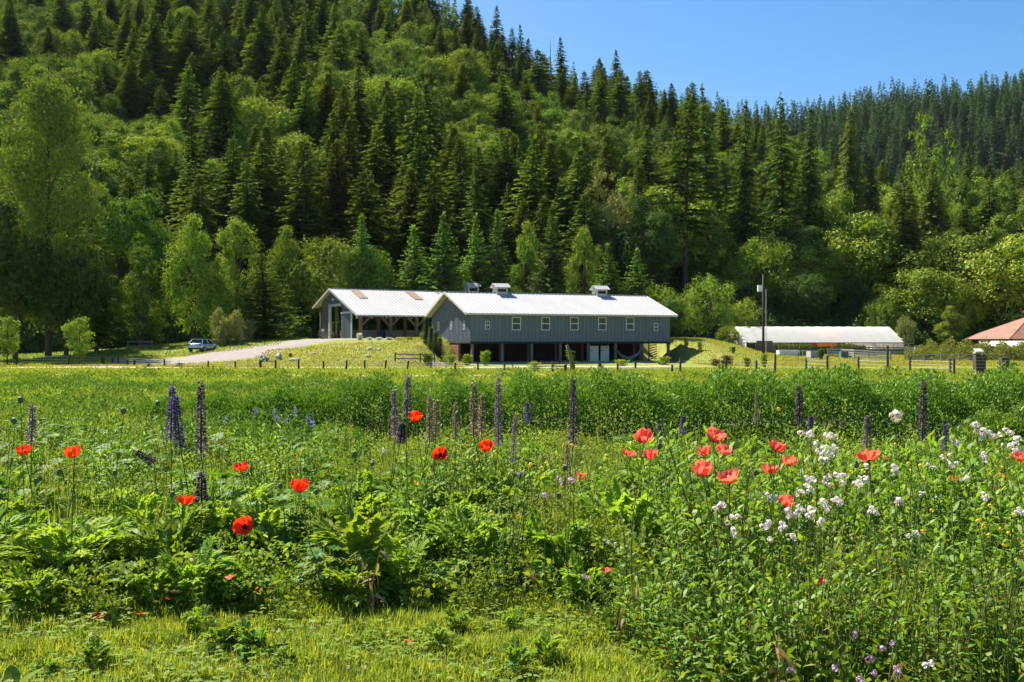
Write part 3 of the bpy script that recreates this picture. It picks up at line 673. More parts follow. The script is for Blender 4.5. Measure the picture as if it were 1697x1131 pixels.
g = G(); g.bar((-wS - .1, -.15, -.1), (-wS + .05, -.15, h1 - .1), .14); g.bar((-wS + .55, -.2, -.1), (-wS + .95, -.2, h1 - .3), .16); g.bar((-wS, -.17, h1 - .12), (-wS + 1.0, -.17, h1 - .28), .12); g.obj('door_frame', PALEWOOD, sh)

# ------------------------------------------------------------------ fences
def post_at(px, pt, pb, lean=0):
    x, y, z = hit(px, pb, 55, 125); h = (pb - pt) / F * y
    return x, y, z, h
FP = [(28, 588.5, 606, 0), (114, 588, 606, 0), (169, 592, 604, 0), (196, 592, 605, 0), (272.5, 595.5, 608, 0), (345, 598, 610, 0), (389.5, 599, 611, .02), (431.6, 599, 611, 0), (456.6, 598, 612, 0), (495, 596, 612.5, 0), (536, 598.5, 612.5, 0), (573, 597, 613, .12), (604, 597, 612, .04), (638, 597, 612, .12), (674, 598.5, 613, .2), (713, 600, 611, .16), (753, 605, 613, .16), (792, 605, 615, 0), (836, 607, 616, 0), (916, 606, 618, 0), (937, 605, 618, 0), (994, 602, 617, 0), (1023.6, 606, 616.5, 0), (1053, 599, 617, 0), (1114, 607, 618, 0), (1127, 593, 617, .03), (1203, 590, 616, 0), (1253.6, 598, 617, 0), (1284, 587, 618, .03), (1336.6, 594, 614, -.03), (1371, 590, 618, 0), (1423.6, 592, 616, -.04), (1471, 573, 619.5, 0), (1508, 592, 616, 0), (1575, 595, 620, 0), (1581, 595, 622, 0)]
fence = thing('wire_fence', (0, 76, 0), 0, 'long wire fence on dark wooden posts crossing behind the field', 'fence')
tops = []
for px, pt, pb, lean in FP:
    x, y, z, h = post_at(px, pt, pb); h = max(h, .55); tops.append((x, y - 76, z, h, lean))
    g = G(); wv = .085 if px not in (431.6, 937, 994) else .14
    g.tube([(x, y - 76, z - .3), (x + lean * h, y - 76, z + h)], [wv, wv * .85], 6); g.obj('post', POSTW, fence)
for k in (.35, .62, .88):
    g = G()
    for (x0, y0, z0, h0, l0), (x1, y1, z1, h1, l1) in zip(tops[:-1], tops[1:]):
        g.tube([(x0 + l0 * h0 * k, y0, z0 + min(h0, .9) * k), (x1 + l1 * h1 * k, y1, z1 + min(h1, .9) * k)], .009, 4, cap=False)
    g.obj('wire', GALV, fence)
for (px, pt, pb), lb in (((1623, 586, 625), 'thick square gatepost with a pale slanted cap box on it'), ((1664, 593, 624), 'thick square gatepost at the right, wrapped in wire mesh')):
    x, y, z, h = post_at(px, pt, pb); gp = thing('gatepost', (x, y, z), 0, lb, 'post')
    g = G()
    if px < 1650: g.box((-.3, -.2, -.3), (-.02, .2, h)); g.box((.02, -.18, -.3), (.3, .22, h - .1))
    else: g.box((-.22, -.2, -.3), (.22, .2, h))
    g.obj('post', POSTW, gp)
    g = G(); [g.box((-.31, -.215, .15 + i * .2), (.31, -.206, .165 + i * .2)) for i in range(6)]; g.obj('wire_mesh', GALV, gp)
    if px < 1650:
        b = thing('nesting_box', (x - .05, y, z + h + .08), R(10), 'pale slanted metal box standing on the thick gatepost', 'box'); b.scale = (.85, .8, .7)
        g = G(); g.prism([(-.42, -.3, .0), (.22, -.3, .0), (.40, .3, .24), (-.2, .3, .24)], (0, 0, .05)); g.prism([(-.36, -.2, -.12), (.2, -.2, -.12), (.2, -.2, .03), (-.36, -.2, .03)], (0, .3, 0)); g.obj('panel', GALV, b)
def rail_fence(pts, h, nr, label, m=PALEWOOD, postm=GREYWOOD, rw=.1, name='rail_fence', ph=0):
    ps = [hit(px, py, 55, 130) for px, py in pts]; ox, oy, oz = ps[0]
    f = thing(name, (ox, oy, oz), 0, label, 'fence')
    for i, (x, y, z) in enumerate(ps):
        g = G(); g.box((x - ox - .06, y - oy - .06, z - oz - .3), (x - ox + .06, y - oy + .06, z - oz + h + .08 + ph)); g.obj('post', postm, f)
    for k in range(nr):
        g = G()
        for (x0, y0, z0), (x1, y1, z1) in zip(ps[:-1], ps[1:]):
            t = h * (k + 1) / nr - .05; j = .03 * math.sin(k * 3 + x0)
            g.bar((x0 - ox, y0 - oy - .09, z0 - oz + t), (x1 - ox, y1 - oy - .09, z1 - oz + t + j), .05, rw)
        g.obj('rail', m, f)
    return f
rail_fence([(1372, 592), (1394, 593), (1416, 594.5), (1440, 596), (1476, 598)], .95, 4, 'pale weathered board fence with four curving rails by the teal box', rw=.15)
rail_fence([(1380, 588), (1412, 588), (1440, 588), (1470, 588.5), (1500, 589)], .9, 3, 'darker board pen fence behind the four-rail board fence', m=GREYWOOD, rw=.13)
rail_fence([(1510, 601), (1532, 601), (1560, 600.5), (1590, 600), (1622, 600)], .85, 2, 'two-rail pale pole fence left of the thick gatepost', rw=.09)
rail_fence([(1563, 593), (1580, 592.5), (1600, 592.5), (1630, 592.5), (1653, 592.5), (1680, 593), (1705, 593)], 1.0, 3, 'long dark and pale rail fence running to the right edge', rw=.12)
rail_fence([(1628, 606), (1664, 606), (1705, 606)], .95, 1, 'single rail fence between the two thick gateposts', m=GREYWOOD)
rail_fence([(655, 601), (696.5, 601.5), (720, 601)], .78, 2, 'short two-rail timber fence beside the mound', m=TIMBER, rw=.09)
rail_fence([(889, 613), (915, 613), (938, 613)], .6, 2, 'short low rail fence in front of the raised barn', m=TIMBER, rw=.08)
rail_fence([(432, 611), (457, 611)], .62, 1, 'low gate-like rail between two fence posts near the boulders', m=POSTW, rw=.09)
rail_fence([(212, 580.5), (232, 580.5), (252, 580.5)], 1.0, 2, 'grey plank fence in shade under the left trees', m=GREYWOOD, rw=.2)
# power lines
pl = thing('power_line', (60, 150, 0), 0, 'pale overhead wires against the dark trees at the right', 'power line')
for (xa, ya), (xb, yb) in (((1515, 484), (1592, 495)), ((1531, 504), (1580, 511)), ((1533, 508), (1582, 514))):
    g = G(); D = 150; pts = []
    x0_, z0_ = xpx(xa, D), zpx(ya, D); x1_, z1_ = xpx(xb, D), zpx(yb, D)
    for i in range(9): t = i / 8; pts.append((x0_ + (x1_ - x0_) * t - 60, 0, z0_ + (z1_ - z0_) * t - .12 * math.sin(math.pi * t)))
    g.tube(pts, .035, 5); g.obj('wire', WHITE, pl)

# ------------------------------------------------------------------ left side: car, table, boulders, logs
def make_car():
    x, y, z = gpos(331, 584.5)
    c = thing('car', (x, y + 1, z + .05), R(82), 'pale blue-white hatchback parked at the edge of the gravel under the trees', 'car')
    paint = mat('pale_blue_car_paint', (.50, .58, .66), (.48, .56, .64), 1, .25, metal=.3, spec=.6)
    # body: cross-sections along x (length), closed shell
    xs_ = [-2.1, -2.05, -1.6, -.9, -.2, .5, 1.1, 1.8, 2.08, 2.12]
    wd = [.62, .80, .86, .88, .88, .88, .87, .82, .72, .55]; zt = [.80, .95, .98, .98, .98, .97, .95, .86, .75, .62]; zb = [.42, .33, .28, .26, .26, .26, .26, .28, .33, .42]
    ns = 12; V = []
    for X_, w_, t_, b_2 in zip(xs_, wd, zt, zb):
        for k in range(ns):
            a = 2 * math.pi * (k + .5) / ns; cx, cz = math.cos(a), math.sin(a)
            V.append((X_, w_ * math.copysign(abs(cx) ** .45, cx), (t_ + b_2) / 2 + (t_ - b_2) / 2 * math.copysign(abs(cz) ** .55, cz)))
    Q = [(i * ns + k, i * ns + (k + 1) % ns, (i + 1) * ns + (k + 1) % ns, (i + 1) * ns + k) for i in range(len(xs_) - 1) for k in range(ns)]
    g = G(); g.add(V, Q)
    for o in (0, (len(xs_) - 1) * ns): [g.add([V[o + k] for k in (0, j, j + 1, j + 2)], [(0, 1, 2, 3)]) for k, j in ((0, 1), (0, 3), (0, 5), (0, 7), (0, 9))]
    body = g.obj('body', paint, c, True); c.scale = (.92, .92, .92)
    g = G()   # greenhouse glass
    lo = [(-1.75, -.78), (-1.75, .78), (1.15, .78), (1.15, -.78)]; hi = [(-1.3, -.60), (-1.3, .60), (.35, .60), (.35, -.60)]
    V = [(x, y, .94) for x, y in lo] + [(x, y, 1.42) for x, y in hi]
    g.add(V, [(0, 1, 5, 4), (1, 2, 6, 5), (2, 3, 7, 6), (3, 0, 4, 7)]); g.obj('window', GLASS, c)
    g = G(); g.box((-1.38, -.62, 1.41), (.42, .62, 1.47))
    for s_ in (-1, 1):
        g.bar((-1.77, s_ * .79, .95), (-1.31, s_ * .61, 1.42), .07); g.bar((1.17, s_ * .79, .95), (.36, s_ * .61, 1.42), .06); g.bar((-.25, s_ * .79, .95), (-.3, s_ * .61, 1.42), .07)
    g.obj('roof', paint, c)
    for i, (X_, s_) in enumerate(((-1.3, -1), (-1.3, 1), (1.3, -1), (1.3, 1))):
        g = G(); g.tube([(X_, s_ * .70, .32), (X_, s_ * .90, .32)], [.32, .32], 16); wh = g.obj('wheel', RUBBER, c, False)
        g = G(); g.tube([(X_, s_ * .895, .32), (X_, s_ * .915, .32)], [.20, .19], 10); g.obj('rim', GALV, wh)
    red = mat('tail_light', (.35, .02, .02), (.25, .01, .01), 3, .3)
    for s_ in (-1, 1):
        g = G(); g.box((-2.12, s_ * .66 - .13, .72), (-1.98, s_ * .66 + .13, .88)); g.obj('tail_light', red, c)
        g = G(); g.box((1.98, s_ * .6 - .14, .60), (2.09, s_ * .6 + .14, .72)); g.obj('headlight', WHITE, c)
        g = G(); g.box((.85, s_ * .98 - .1, .92), (.98, s_ * .98 + .1, 1.04)); g.obj('mirror', paint, c)
    g = G(); g.box((-2.14, -.25, .55), (-2.09, .25, .66)); g.obj('number_plate', WHITE, c)
    g = G(); g.box((-2.13, -.75, .34), (-2.0, .75, .46)); g.obj('bumper', RUBBER, c)
make_car()
x, y, z = gpos(541, 562.5)
pt = thing('picnic_table', (x, y + .8, z), R(15), 'weathered picnic table on the gravel left of the shed', 'picnic table')
g = G(); [g.box((-.9, -.38 + i * .155, .72), (.9, -.25 + i * .155, .77)) for i in range(5)]; g.obj('tabletop', GREYWOOD, pt)
for s_ in (-1, 1): g = G(); g.box((-.9, s_ * .72 - .13, .42), (.9, s_ * .72 + .13, .47)); g.obj('bench', GREYWOOD, pt)
for s_ in (-1, 1):
    g = G(); g.bar((s_ * .65, -.7, 0), (s_ * .65, -.2, .72), .09); g.bar((s_ * .65, .7, 0), (s_ * .65, .2, .72), .09); g.bar((s_ * .67, -.8, .38), (s_ * .67, .8, .38), .05, .1); g.obj('leg', GREYWOOD, pt)
bk = thing('bucket', (x - .5, y + .7, z + .77), 0, 'white bucket standing on the picnic table', 'bucket')
g = G(); g.tube([(0, 0, 0), (0, 0, .3)], [.14, .17], 12); g.obj('pail', WHITE, bk); g = G(); g.tube([(0, 0, .29), (0, 0, .32)], [.18, .18], 12); g.obj('rim', TRIM, bk)
ROCK = mat('pale_rock', (.46, .44, .38), (.28, .27, .22), 3, .9, bump=.6, c3=(.2, .2, .1))
def boulder(px, py, wpx, hpx, label, seed, m=ROCK, d0=60):
    rg = np.random.default_rng(seed); x, y, z = hit(px, py, d0, 120); w_ = wpx / F * y / 2; h_ = hpx / F * y
    n, k = 14, 9; V = []; ph = rg.uniform(0, 6, 6)
    for i in range(k):
        a = math.pi * i / (k - 1)
        for j in range(n):
            b = 2 * math.pi * j / n; r_ = 1 + .14 * math.sin(2 * b + ph[0]) + .12 * math.sin(3 * b + 2 * a + ph[1]) + .08 * math.cos(5 * a + ph[2] + b) + .05 * rg.normal()
            if i in (0, k - 1): r_ = .9
            V.append((w_ * math.sin(a) * math.cos(b) * r_, w_ * .75 * math.sin(a) * math.sin(b) * r_, h_ * .35 + h_ * .65 * math.cos(a) * r_))
    Q = [(i * n + j, (i + 1) * n + j, (i + 1) * n + (j + 1) % n, i * n + (j + 1) % n) for i in range(k - 1) for j in range(n)]
    g = G(); g.add(V, Q); o = g.obj('boulder', m); o.location = (x, y + .3, z); o.rotation_euler = (0, 0, seed); tag(o, label, 'boulder'); return o
boulder(436, 599, 17, 9, 'pale flat-topped boulder on grass at the driveway bend', 1)
boulder(461, 596.5, 15, 11, 'pointed pale boulder right of the flat-topped one', 2)
boulder(486, 599, 16, 5, 'low pale rock at the foot of the mound', 3)
boulder(612, 581, 12, 5, 'dark rock in the middle of the mound slope', 4)
boulder(626, 581.5, 14, 4, 'pale flat rock beside the dark one on the mound', 5)
boulder(608, 592, 16, 3.5, 'low rock on the lower mound slope', 6)
boulder(518, 588, 14, 3, 'low grassy rock on the left of the mound', 7)
boulder(245, 609, 12, 6, 'dark heap of earth left of the driveway', 8, mat('dark_earth', (.08, .06, .045), (.05, .04, .03), 5, 1))
boulder(297, 608, 16, 6, 'dark broken log pile at the driveway edge', 9, POSTW)
def slab_bench(px, py, lab, w=1.1):
    x, y, z = gpos(px, py); t = thing('wooden_bench', (x, y, z), R(5), lab, 'bench')
    g = G(); g.box((-w / 2, -.2, .5), (w / 2, .2, .58)); g.obj('seat', GREYWOOD, t)
    for s_ in (-1, 1): g = G(); g.box((s_ * w * .38 - .06, -.15, -.1), (s_ * w * .38 + .06, .15, .5)); g.obj('leg', POSTW, t)
slab_bench(217, 607, 'small wooden stool-bench by the left fence', .8); slab_bench(179, 603, 'low pale wooden bench right of the young tree', 1.1)
x, y, z = hit(948, 618, 50, 120)
lp = thing('leaning_snag', (x, y, z), 0, 'leaning broken trunk with vines in front of the raised barn', 'dead trunk')
g = G(); hh = 46 / F * y; g.tube([(.1, 0, -.3), (0, 0, hh * .4), (-.18, 0, hh * .75), (-.38, 0, hh)], [.2, .17, .13, .09], 8); g.obj('trunk', GREYWOOD, lp, True)
rg = np.random.default_rng(4); n = 260; t = rg.random(n) ** .8 * .8; P = np.column_stack([.1 - .45 * t ** 1.6 + rg.normal(0, .13, n), rg.normal(0, .13, n) - .1, t * hh])
g = G(); g.kites(P, rg.normal(size=(n, 3)), rg.normal(size=(n, 3)), .13, .08, tint=rg.random(n)); g.obj('vine', L_MAPLE, lp)
# ------------------------------------------------------------------ tree builders
def fir(seed, H, Rm, sp=.5, nb=7, start=.1, st=.32, slen=.85, sw=.32, droop=.35, pw=.85, up=.0, trunk=.32, gap=.1, m=None, dense=3):
    rg = np.random.default_rng(seed); z = start * H; P = []; D = []; L = []; W = []; T = []; N = []
    limbs = G(); wob = rg.normal(0, .015, 2) * H
    while z < H * .985:
        f = (z - start * H) / (H * (1 - start)); r = Rm * ((1 - f) ** pw) * (1 if f > .12 else .6 + 3.3 * f)
        r = max(r, .25)
        k = max(3, int(nb * (.55 + .45 * (1 - f)) + rg.random()))
        a0 = rg.random() * 6.28
        for i in range(k):
            if rg.random() < gap: continue
            a = a0 + 6.28 * i / k + rg.normal(0, .2); ln = r * rg.uniform(.62, 1.16); zz_ = z + rg.normal(0, sp * .4)
            ns = max(2, int(ln / st)); t = (np.arange(ns) + rg.random(ns) * .7 + .3) / ns
            c, s_ = math.cos(a), math.sin(a); dz = -droop * ln * (t ** 1.3) + up * ln * t ** 2.2 + .12 * ln * t
            bp = np.column_stack([c * ln * t, s_ * ln * t, zz_ + dz])
            bp[:, :2] += wob * f
            for q in range(dense):
                n_ = len(bp); sd_ = (q - (dense - 1) / 2) / max((dense - 1) / 2, 1)
                ang = a + sd_ * rg.uniform(.5, 1.2, n_)
                d = np.column_stack([np.cos(ang), np.sin(ang), rg.uniform(-.55, .08, n_) + up * .6])
                l_ = slen * (1 - .45 * t) * rg.uniform(.6, 1.25, n_) * (.3 + .7 * min(ln / 2.2, 1))
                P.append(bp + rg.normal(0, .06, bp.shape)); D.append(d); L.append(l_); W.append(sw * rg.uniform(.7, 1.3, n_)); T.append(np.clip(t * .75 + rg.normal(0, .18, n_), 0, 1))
                N.append(np.column_stack([rg.normal(0, .35, n_), rg.normal(0, .35, n_), np.ones(n_)]))
            if ln > 1.2: limbs.tube([(wob[0] * f, wob[1] * f, zz_), tuple(bp[-1] * [.8, .8, 1])], [.05, .015], 3, cap=False)
        z += sp * rg.uniform(.7, 1.3) * (.55 + .45 * (1 - f))
    n_ = 12; P.append(np.column_stack([np.full(n_, wob[0]), np.full(n_, wob[1]), np.linspace(H * .97, H, n_)])); a = rg.random(n_) * 6.28
    D.append(np.column_stack([np.cos(a) * .5, np.sin(a) * .5, np.full(n_, .8)])); L.append(np.full(n_, .4)); W.append(np.full(n_, .15)); T.append(np.full(n_, .8)); N.append(rg.normal(size=(n_, 3)))
    cr = G(); cr.kites(np.concatenate(P), np.concatenate(D), np.concatenate(N), np.concatenate(L), np.concatenate(W), tint=np.concatenate(T), bend=.2, wid=.5)
    tr = G(); tr.tube([(0, 0, -1.5), (0, 0, 0), (wob[0] * .3, wob[1] * .3, H * .4), (wob[0], wob[1], H * .98)], [trunk * 1.25, trunk, trunk * .62, .02], 7); tr.merge(limbs)
    return cr, tr
def broad(seed, H, Rx, base=.18, nl=46, leaf=.36, per=340, rl=(.16, .32), squash=.85, trunk=.35, top=1.0, shell=.55, sparse=1.0, flat=.3, droopy=0., core=1800):
    """crown of many leafy lobes carried by limbs"""
    rg = np.random.default_rng(seed); cz = H * (base + (1 - base) * .5); hz = H * (1 - base) * .5
    C = []; RL = []
    for i in range(nl * 3):
        if len(C) >= nl: break
        v = rg.normal(size=3); v /= np.linalg.norm(v); rr = rg.uniform(shell, 1.0)
        if v[2] < 0: w_ = 1.0 + .08 * -v[2] * (base < .08)
        else: w_ = (1 - .35 * v[2] * (1 - top) * 2)
        r_ = Rx * rg.uniform(*rl) * (1.1 - .25 * max(v[2], 0))
        c = np.array([v[0] * (Rx - r_ * .7) * rr * w_, v[1] * (Rx - r_ * .7) * rr * w_, cz + v[2] * (hz - r_ * .75) * rr])
        c[:2] += rg.normal(0, .05 * Rx, 2)
        C.append(c); RL.append(r_)
    C = np.array(C); RL = np.array(RL)
    P = []; N = []; L = []; T = []
    for c, r_ in zip(C, RL):
        n_ = int(per * sparse * (r_ / (Rx * .28)) ** 1.6); v = rg.normal(size=(n_, 3)); v[:, 2] += .35; v = nrm(v)
        p = c + v * r_ * (rg.uniform(.55, 1.08, n_))[:, None] * np.array([1, 1, squash]); p += rg.normal(0, .10 * r_, p.shape)
        dd = np.linalg.norm(p[:, None] - C[None], axis=2) / RL[None]; ok = (np.sort(dd, axis=1)[:, 0] > .6)
        p = p[ok]; v = v[ok]; P.append(p); N.append(v); T.append(np.full(len(p), rg.random()) * .35)
    P = np.concatenate(P); N = np.concatenate(N); n_ = len(P); T = np.clip(np.concatenate(T) + rg.random(n_) * .65, 0, 1)
    if core:
        ci = rg.integers(0, len(C), core); v = nrm(rg.normal(size=(core, 3))); Pc = C[ci] + v * (RL[ci] * rg.uniform(.15, .62, core))[:, None]
    nn = nrm(N * 1.0 + rg.normal(0, .33, (n_, 3)) + np.array([0, 0, flat])); d = np.cross(nn, rg.normal(size=(n_, 3))); d[:, 2] -= droopy
    cr = G(); cr.kites(P, d, nn, leaf * rg.uniform(.55, 1.35, n_), leaf * .62 * rg.uniform(.6, 1.3, n_), tint=T, bend=.12, wid=.48)
    if core: cr.kites(Pc - np.array([0, 0, leaf * .5]), rg.normal(size=(core, 3)), v, leaf * 2.4 * rg.uniform(.7, 1.3, core), leaf * 1.9, tint=rg.random(core) * .5)  # oversized inner leaves added to block light, tinted darker for a shaded crown interior
    tr = G(); lean = rg.normal(0, .03, 2) * H
    tr.tube([(0, 0, -1.5), (0, 0, 0), (lean[0] * .4, lean[1] * .4, H * .35), (lean[0], lean[1], H * .8)], [trunk * 1.3, trunk, trunk * .65, .05], 8)
    for i in rg.permutation(len(C))[:min(18, len(C))]:
        z0 = H * rg.uniform(base * .8, .5); a = C[i]; m_ = np.array([a[0] * .45, a[1] * .45, z0 + (a[2] - z0) * .6])
        tr.tube([(lean[0] * .4, lean[1] * .4, z0), tuple(m_), tuple(a)], [trunk * .35, trunk * .22, .02], 5, cap=False)
    return cr, tr
def poplar(seed, H, Rx, leaf=.24, nb=120, base=.1, per=70, ang=.9, trunk=.4, m=None, pointy=.7):
    """ascending branches, each clothed with leaf tufts (cottonwood / young tree habit)"""
    rg = np.random.default_rng(seed); P = []; T = []; tr = G(); tr.tube([(0, 0, -1), (0, 0, 0), (0, 0, H * .5), (0, 0, H * .95)], [trunk * 1.2, trunk, trunk * .55, .03], 8)
    for i in range(nb):
        f = base + (1 - base) * (i + rg.random()) / nb; a = rg.random() * 6.28; g_ = (f - base) / (1 - base)
        ln = Rx * (min(1, .45 + g_ * 2.2)) * (1 - g_ ** 1.7) ** pointy * rg.uniform(.55, 1.12) + .05 * Rx
        z0 = f * H * .86; rise = ln * ang * rg.uniform(.5, 1.2)
        e = np.array([math.cos(a) * ln, math.sin(a) * ln, z0 + rise]); s0 = np.array([0, 0, z0])
        tr.tube([tuple(s0), tuple((s0 + e) / 2 + np.array([0, 0, -.08 * ln])), tuple(e)], [trunk * .22 * (1 - f) + .012, trunk * .12 * (1 - f) + .01, .006], 4, cap=False)
        n_ = int(per * (.4 + ln / Rx)); t = rg.uniform(.22, 1.05, n_) ** .75
        sp = .105 * Rx * (.5 + .7 * np.sin(np.pi * np.clip(t, 0, 1)))[:, None]
        p = s0 + (e - s0) * t[:, None] + rg.normal(0, 1, (n_, 3)) * sp * np.array([1, 1, .8]); P.append(p); T.append(np.clip(rg.random() * .4 + rg.random(n_) * .6, 0, 1))
    P = np.concatenate(P); T = np.concatenate(T); n_ = len(P)
    nn = nrm(rg.normal(size=(n_, 3)) + np.array([0, 0, .4])); d = np.cross(nn, rg.normal(size=(n_, 3))); d[:, 2] -= .3
    cr = G(); cr.kites(P, d, nn, leaf * rg.uniform(.6, 1.35, n_), leaf * .65 * rg.uniform(.6, 1.3, n_), tint=T, wid=.48)
    return cr, tr
PROTO = {}
def proto(kind, key, gen, lm):
    cr, tr = gen; PROTO[key] = (kind, cr.mesh('crown', lm), tr.mesh('trunk', BARK)); 
    V = cr.arr()[0]; PROTO[key + '_h'] = float(V[:, 2].max()); PROTO[key + '_r'] = float(np.percentile(np.hypot(V[:, 0], V[:, 1]), 97))
def plant_tree(key, x, y, h, wr, label, cat, group=None, name=None, rz=None, rg=np.random.default_rng(77), lm=None, dz=0.):
    """tree of kind key, height h, crown radius wr; parts crown and trunk"""
    kind, cm, tm = PROTO[key]; sh = h / PROTO[key + '_h']; sw_ = (wr or h * PROTO[key + '_r'] / PROTO[key + '_h']) / PROTO[key + '_r']
    t = thing(name or kind, (x, y, zz(x, y) - .2 + dz), rg.random() * 6.28 if rz is None else rz, label, cat, group); t.scale = (sw_, sw_, sh)
    c = bpy.data.objects.new('crown', cm); COL.objects.link(c); c.parent = t
    k = bpy.data.objects.new('trunk', tm); COL.objects.link(k); k.parent = t
    if lm is not None: c.material_slots[0].link = 'OBJECT'; c.material_slots[0].material = lm
    return t
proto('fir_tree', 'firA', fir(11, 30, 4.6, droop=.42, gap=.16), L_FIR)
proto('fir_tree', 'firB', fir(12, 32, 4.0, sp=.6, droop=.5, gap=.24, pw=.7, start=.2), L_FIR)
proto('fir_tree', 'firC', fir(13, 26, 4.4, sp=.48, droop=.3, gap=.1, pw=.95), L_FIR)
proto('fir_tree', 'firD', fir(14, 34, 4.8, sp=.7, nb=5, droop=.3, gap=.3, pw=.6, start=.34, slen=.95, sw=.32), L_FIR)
proto('cedar_tree', 'cedA', fir(21, 24, 4.2, sp=.36, nb=8, droop=.75, gap=.03, pw=.8, start=.04, slen=.8, sw=.28, dense=3), L_CEDAR)
proto('cedar_tree', 'cedB', fir(22, 27, 3.8, sp=.38, nb=8, droop=.85, gap=.05, pw=.7, start=.05, slen=.85, sw=.26), L_CEDAR)
proto('young_fir', 'yfA', fir(31, 15, 3.8, sp=.32, nb=9, droop=.08, up=.12, gap=.03, pw=.95, start=.02, st=.24, slen=.5, sw=.17, trunk=.2), L_YOUNG)
proto('young_fir', 'yfB', fir(32, 15, 3.3, sp=.34, nb=8, droop=.12, up=.1, gap=.06, pw=.85, start=.03, st=.25, slen=.5, sw=.17, trunk=.2), L_YOUNG)
proto('maple_tree', 'mapA', broad(41, 20, 7.5), L_MAPLE)
proto('maple_tree', 'mapB', broad(42, 22, 6.5, nl=54, rl=(.2, .34)), L_MAPLE)
proto('maple_tree', 'mapC', broad(43, 17, 7.0, nl=40, base=.1, rl=(.24, .4), per=210), L_MAPLE)
proto('alder_tree', 'aldA', broad(44, 18, 4.6, nl=56, base=.02, leaf=.27, per=210, top=.3, rl=(.24, .4)), L_LIME)
proto('alder_tree', 'aldB', broad(45, 17, 5.2, nl=60, base=.02, leaf=.26, per=200, top=.5), L_LIME)
proto('cottonwood_tree', 'cotA', poplar(51, 32, 7.2, leaf=.36, nb=150, per=200, ang=.75, pointy=.6), L_COTTON)
proto('cottonwood_tree', 'cotB', broad(52, 24, 7.5, nl=80, leaf=.26, per=110, rl=(.13, .24), shell=.3, base=.15), L_COTTON)
proto('bushy_tree', 'bushA', broad(53, 12, 6.5, nl=60, leaf=.24, per=170, base=.0, rl=(.16, .3), shell=.45), L_LIME)

